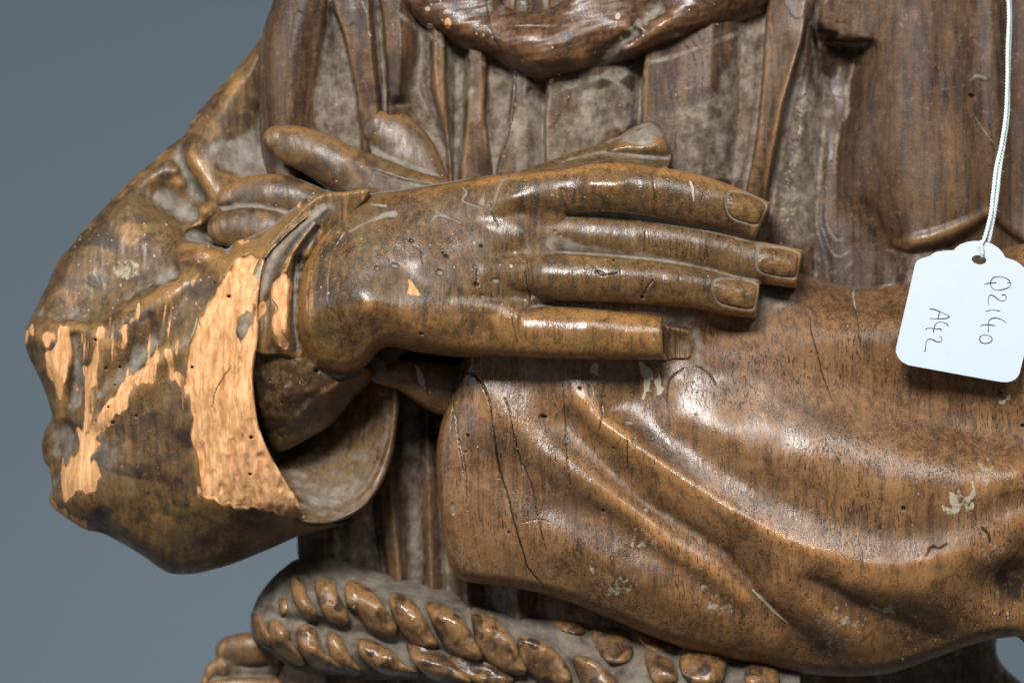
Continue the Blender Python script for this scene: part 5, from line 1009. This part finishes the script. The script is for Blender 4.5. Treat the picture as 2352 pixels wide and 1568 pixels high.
hole = [TG([(845 + 70 * math.cos(a), 327 + 44 * math.sin(a) + 8 * math.cos(a))])[0] for a in np.linspace(0, 2 * math.pi, 28, endpoint=False)]
import bmesh
def sheet(name, outer, inner, thick, mat, parent, lift=0.0):
    bm = bmesh.new()
    o1 = [bm.verts.new((x, y, 0)) for x, y in outer]; e = [bm.edges.new((o1[i], o1[(i + 1) % len(o1)])) for i in range(len(o1))]
    if inner:
        i1 = [bm.verts.new((x, y, 0)) for x, y in inner]; e += [bm.edges.new((i1[i], i1[(i + 1) % len(i1)])) for i in range(len(i1))]
    bmesh.ops.triangle_fill(bm, use_beauty=True, edges=e)
    bmesh.ops.subdivide_edges(bm, edges=[x for x in bm.edges if len(x.link_faces) == 2], cuts=3)
    bmesh.ops.triangulate(bm, faces=bm.faces[:])
    r = bmesh.ops.extrude_face_region(bm, geom=bm.faces[:]); nv = set(v for v in r['geom'] if isinstance(v, bmesh.types.BMVert))
    for v in bm.verts: v.co = Vector(tv(v.co.x, v.co.y, lift - (thick if v in nv else 0)))
    bmesh.ops.recalc_face_normals(bm, faces=bm.faces[:])
    me = bpy.data.meshes.new(name); bm.to_mesh(me); bm.free(); me.materials.append(mat)
    ob = bpy.data.objects.new(name, me); col.objects.link(ob); ob.parent = parent; return ob
card = sheet('card', outl, hole, 1.0, M_card, tag)
ink = [[(1015, 545), (985, 547), (955, 549), (920, 552), (895, 563)],
       [(1145, 555), (1130, 520), (1095, 498), (1050, 488), (1010, 488), (975, 502), (957, 530), (955, 560), (968, 592), (1000, 612), (1040, 614), (1085, 605), (1125, 590), (1142, 572), (1145, 552), (1125, 545), (1108, 546)],
       [(1058, 662), (1085, 657), (1102, 672), (1102, 695), (1085, 715), (1060, 718), (1030, 705), (1000, 680), (970, 662), (945, 665), (936, 690), (936, 725), (940, 755)],
       [(908, 815), (950, 806), (1000, 805), (1045, 813)],
       [(1102, 925), (1085, 908), (1050, 890), (1010, 880), (970, 882), (942, 905), (934, 940), (934, 980), (935, 1018)],
       [(855, 955), (880, 945), (930, 942), (970, 947), (998, 953)],
       [(900, 1122), (870, 1112), (852, 1085), (858, 1055), (885, 1042), (925, 1042), (958, 1055), (970, 1080), (958, 1105), (925, 1118), (890, 1120), (915, 1124)],
       [(372, 795), (410, 796), (460, 812), (510, 835), (550, 855), (563, 868), (545, 880), (500, 886), (440, 886), (380, 883)],
       [(470, 820), (462, 855), (456, 892)],
       [(553, 960), (545, 940), (510, 922), (465, 918), (435, 935), (420, 970), (412, 1020)],
       [(337, 995), (345, 980), (380, 975), (430, 983), (475, 983), (490, 990), (480, 1002)],
       [(468, 1055), (488, 1062), (493, 1085), (475, 1105), (440, 1102), (400, 1082), (365, 1080), (345, 1105), (338, 1150), (332, 1202)]]
def ribbon(name, strokes, wdt, mat, parent, lift):
    V = []; fv = []; lt = []
    for k_, s_ in enumerate(strokes):
        P = catmull(TG(s_), 1.2); n = len(P); b0 = len(V)
        for i in range(n):
            tn = P[min(i + 1, n - 1), :2] - P[max(i - 1, 0), :2]; tn /= np.hypot(*tn) + 1e-9; nn = np.array([-tn[1], tn[0]])
            ww = wdt * (0.75 + 0.25 * math.sin(i * 0.35 + k_)) * (0.6 if i in (0, n - 1) else 1)
            a = P[i, :2] + nn * ww; b = P[i, :2] - nn * ww
            lf = lift + 0.01 * (k_ % 5)
            V += [tv(a[0], a[1], lf), tv(b[0], b[1], lf), tv(a[0], a[1], 0.15 + 0.002 * k_), tv(b[0], b[1], 0.15 + 0.002 * k_)]
        for i in range(n - 1):
            q = b0 + 4 * i
            for f in ((0, 1, 5, 4), (2, 6, 7, 3), (0, 4, 6, 2), (1, 3, 7, 5)): fv += [q + v for v in f]; lt.append(4)
    return mesh_obj(name, V, fv, lt, mat, parent)
ribbon('handwriting', ink[:7], 0.52, M_ink, card, 0.30)
ribbon('handwriting', ink[7:], 0.52, M_ink, card, 0.30)
# twisted string
def twist(pts, r, turns_per, plies, ph=0.0):
    P = catmull(pts, 1.2); n = len(P); out = []
    arc = np.concatenate([[0], np.cumsum(np.hypot(np.diff(P[:, 0]), np.diff(P[:, 1])))])
    tn = np.gradient(P[:, :2], axis=0); tn /= np.hypot(tn[:, 0], tn[:, 1])[:, None] + 1e-9; nn = np.stack([-tn[:, 1], tn[:, 0]], 1)
    for k_ in range(plies):
        a = arc * turns_per + ph + 2 * math.pi * k_ / plies
        out.append(np.column_stack([P[:, 0] + nn[:, 0] * r * np.cos(a), P[:, 1] + nn[:, 1] * r * np.cos(a), P[:, 2] + r * np.sin(a)]))
    return out
def cords(name, lines, rad, mat, parent, m=6):
    V = []; fv = []; lt = []
    for Ls in lines:
        n = len(Ls); b0 = len(V); Pw = np.array([W(*p) for p in Ls]) - np.array(tl)
        tn = np.gradient(Pw, axis=0); tn /= np.linalg.norm(tn, axis=1)[:, None] + 1e-12
        u = np.cross(tn, (0, 1, 0)); u /= np.linalg.norm(u, axis=1)[:, None] + 1e-12; v = np.cross(tn, u)
        for i in range(n):
            for j in range(m):
                a = 2 * math.pi * j / m; V.append(tuple(Pw[i] + (u[i] * math.cos(a) + v[i] * math.sin(a)) * rad * S))
        for i in range(n - 1):
            for j in range(m): fv += [b0 + i * m + j, b0 + i * m + (j + 1) % m, b0 + (i + 1) * m + (j + 1) % m, b0 + (i + 1) * m + j]; lt.append(4)
    return mesh_obj(name, V, fv, lt, mat, parent)
q3 = lambda pts: K(3, 0, pts)
sA = q3([(1778, -120, 30), (1788, 100, 32), (1780, 300, 35), (1778, 500, 38), (1768, 720, 45), (1742, 900, 52), (1708, 1050, 59), (1690, 1200, 66), (1672, 1350, 73), (1632, 1500, 79)])
sA += [K(3, 1, [(1612, 110, 0)])[0][:2] + (80.6,), K(3, 1, [(1620, 150, 0)])[0][:2] + (81,), K(3, 1, [(1622, 190, 0)])[0][:2] + (79,), K(3, 1, [(1624, 215, 0)])[0][:2] + (70,)]
sB = q3([(1784, -120, 26), (1796, 100, 28), (1790, 300, 31), (1784, 500, 34), (1780, 720, 41), (1756, 900, 48), (1732, 1050, 55), (1716, 1200, 61), (1694, 1350, 66), (1664, 1500, 71)])
sB += [K(3, 1, [(1655, 110, 0)])[0][:2] + (69,), K(3, 1, [(1640, 190, 0)])[0][:2] + (67,), K(3, 1, [(1624, 222, 0)])[0][:2] + (68,)]
lines = twist(sA, 1.15, 0.95, 2) + twist(sB, 1.15, 0.95, 2, 1.0)
cords('string', lines, 1.25, M_string, tag)
# stray fibres of the string
rs = np.random.RandomState(3); fz = []
for _ in range(60):
    b = catmull(sA if rs.uniform() < .5 else sB, 3); p = b[rs.randint(2, len(b) - 6)]; a = rs.uniform(-1, 1) * 1.2 + (0 if rs.uniform() < .5 else math.pi); ln = rs.uniform(2, 5)
    fz.append(np.array([(p[0] + math.cos(a) * ln * t_, p[1] + math.sin(a) * ln * t_ + 0.6 * t_ * t_, p[2] + rs.uniform(0, 1)) for t_ in np.linspace(0, 1, 5)]))
cords('string_fibre', fz, 0.10, M_string, tag, 3)['kind'] = 'stuff'
print('verts', sum(len(o.data.vertices) for o in bpy.data.objects if o.type == 'MESH'))
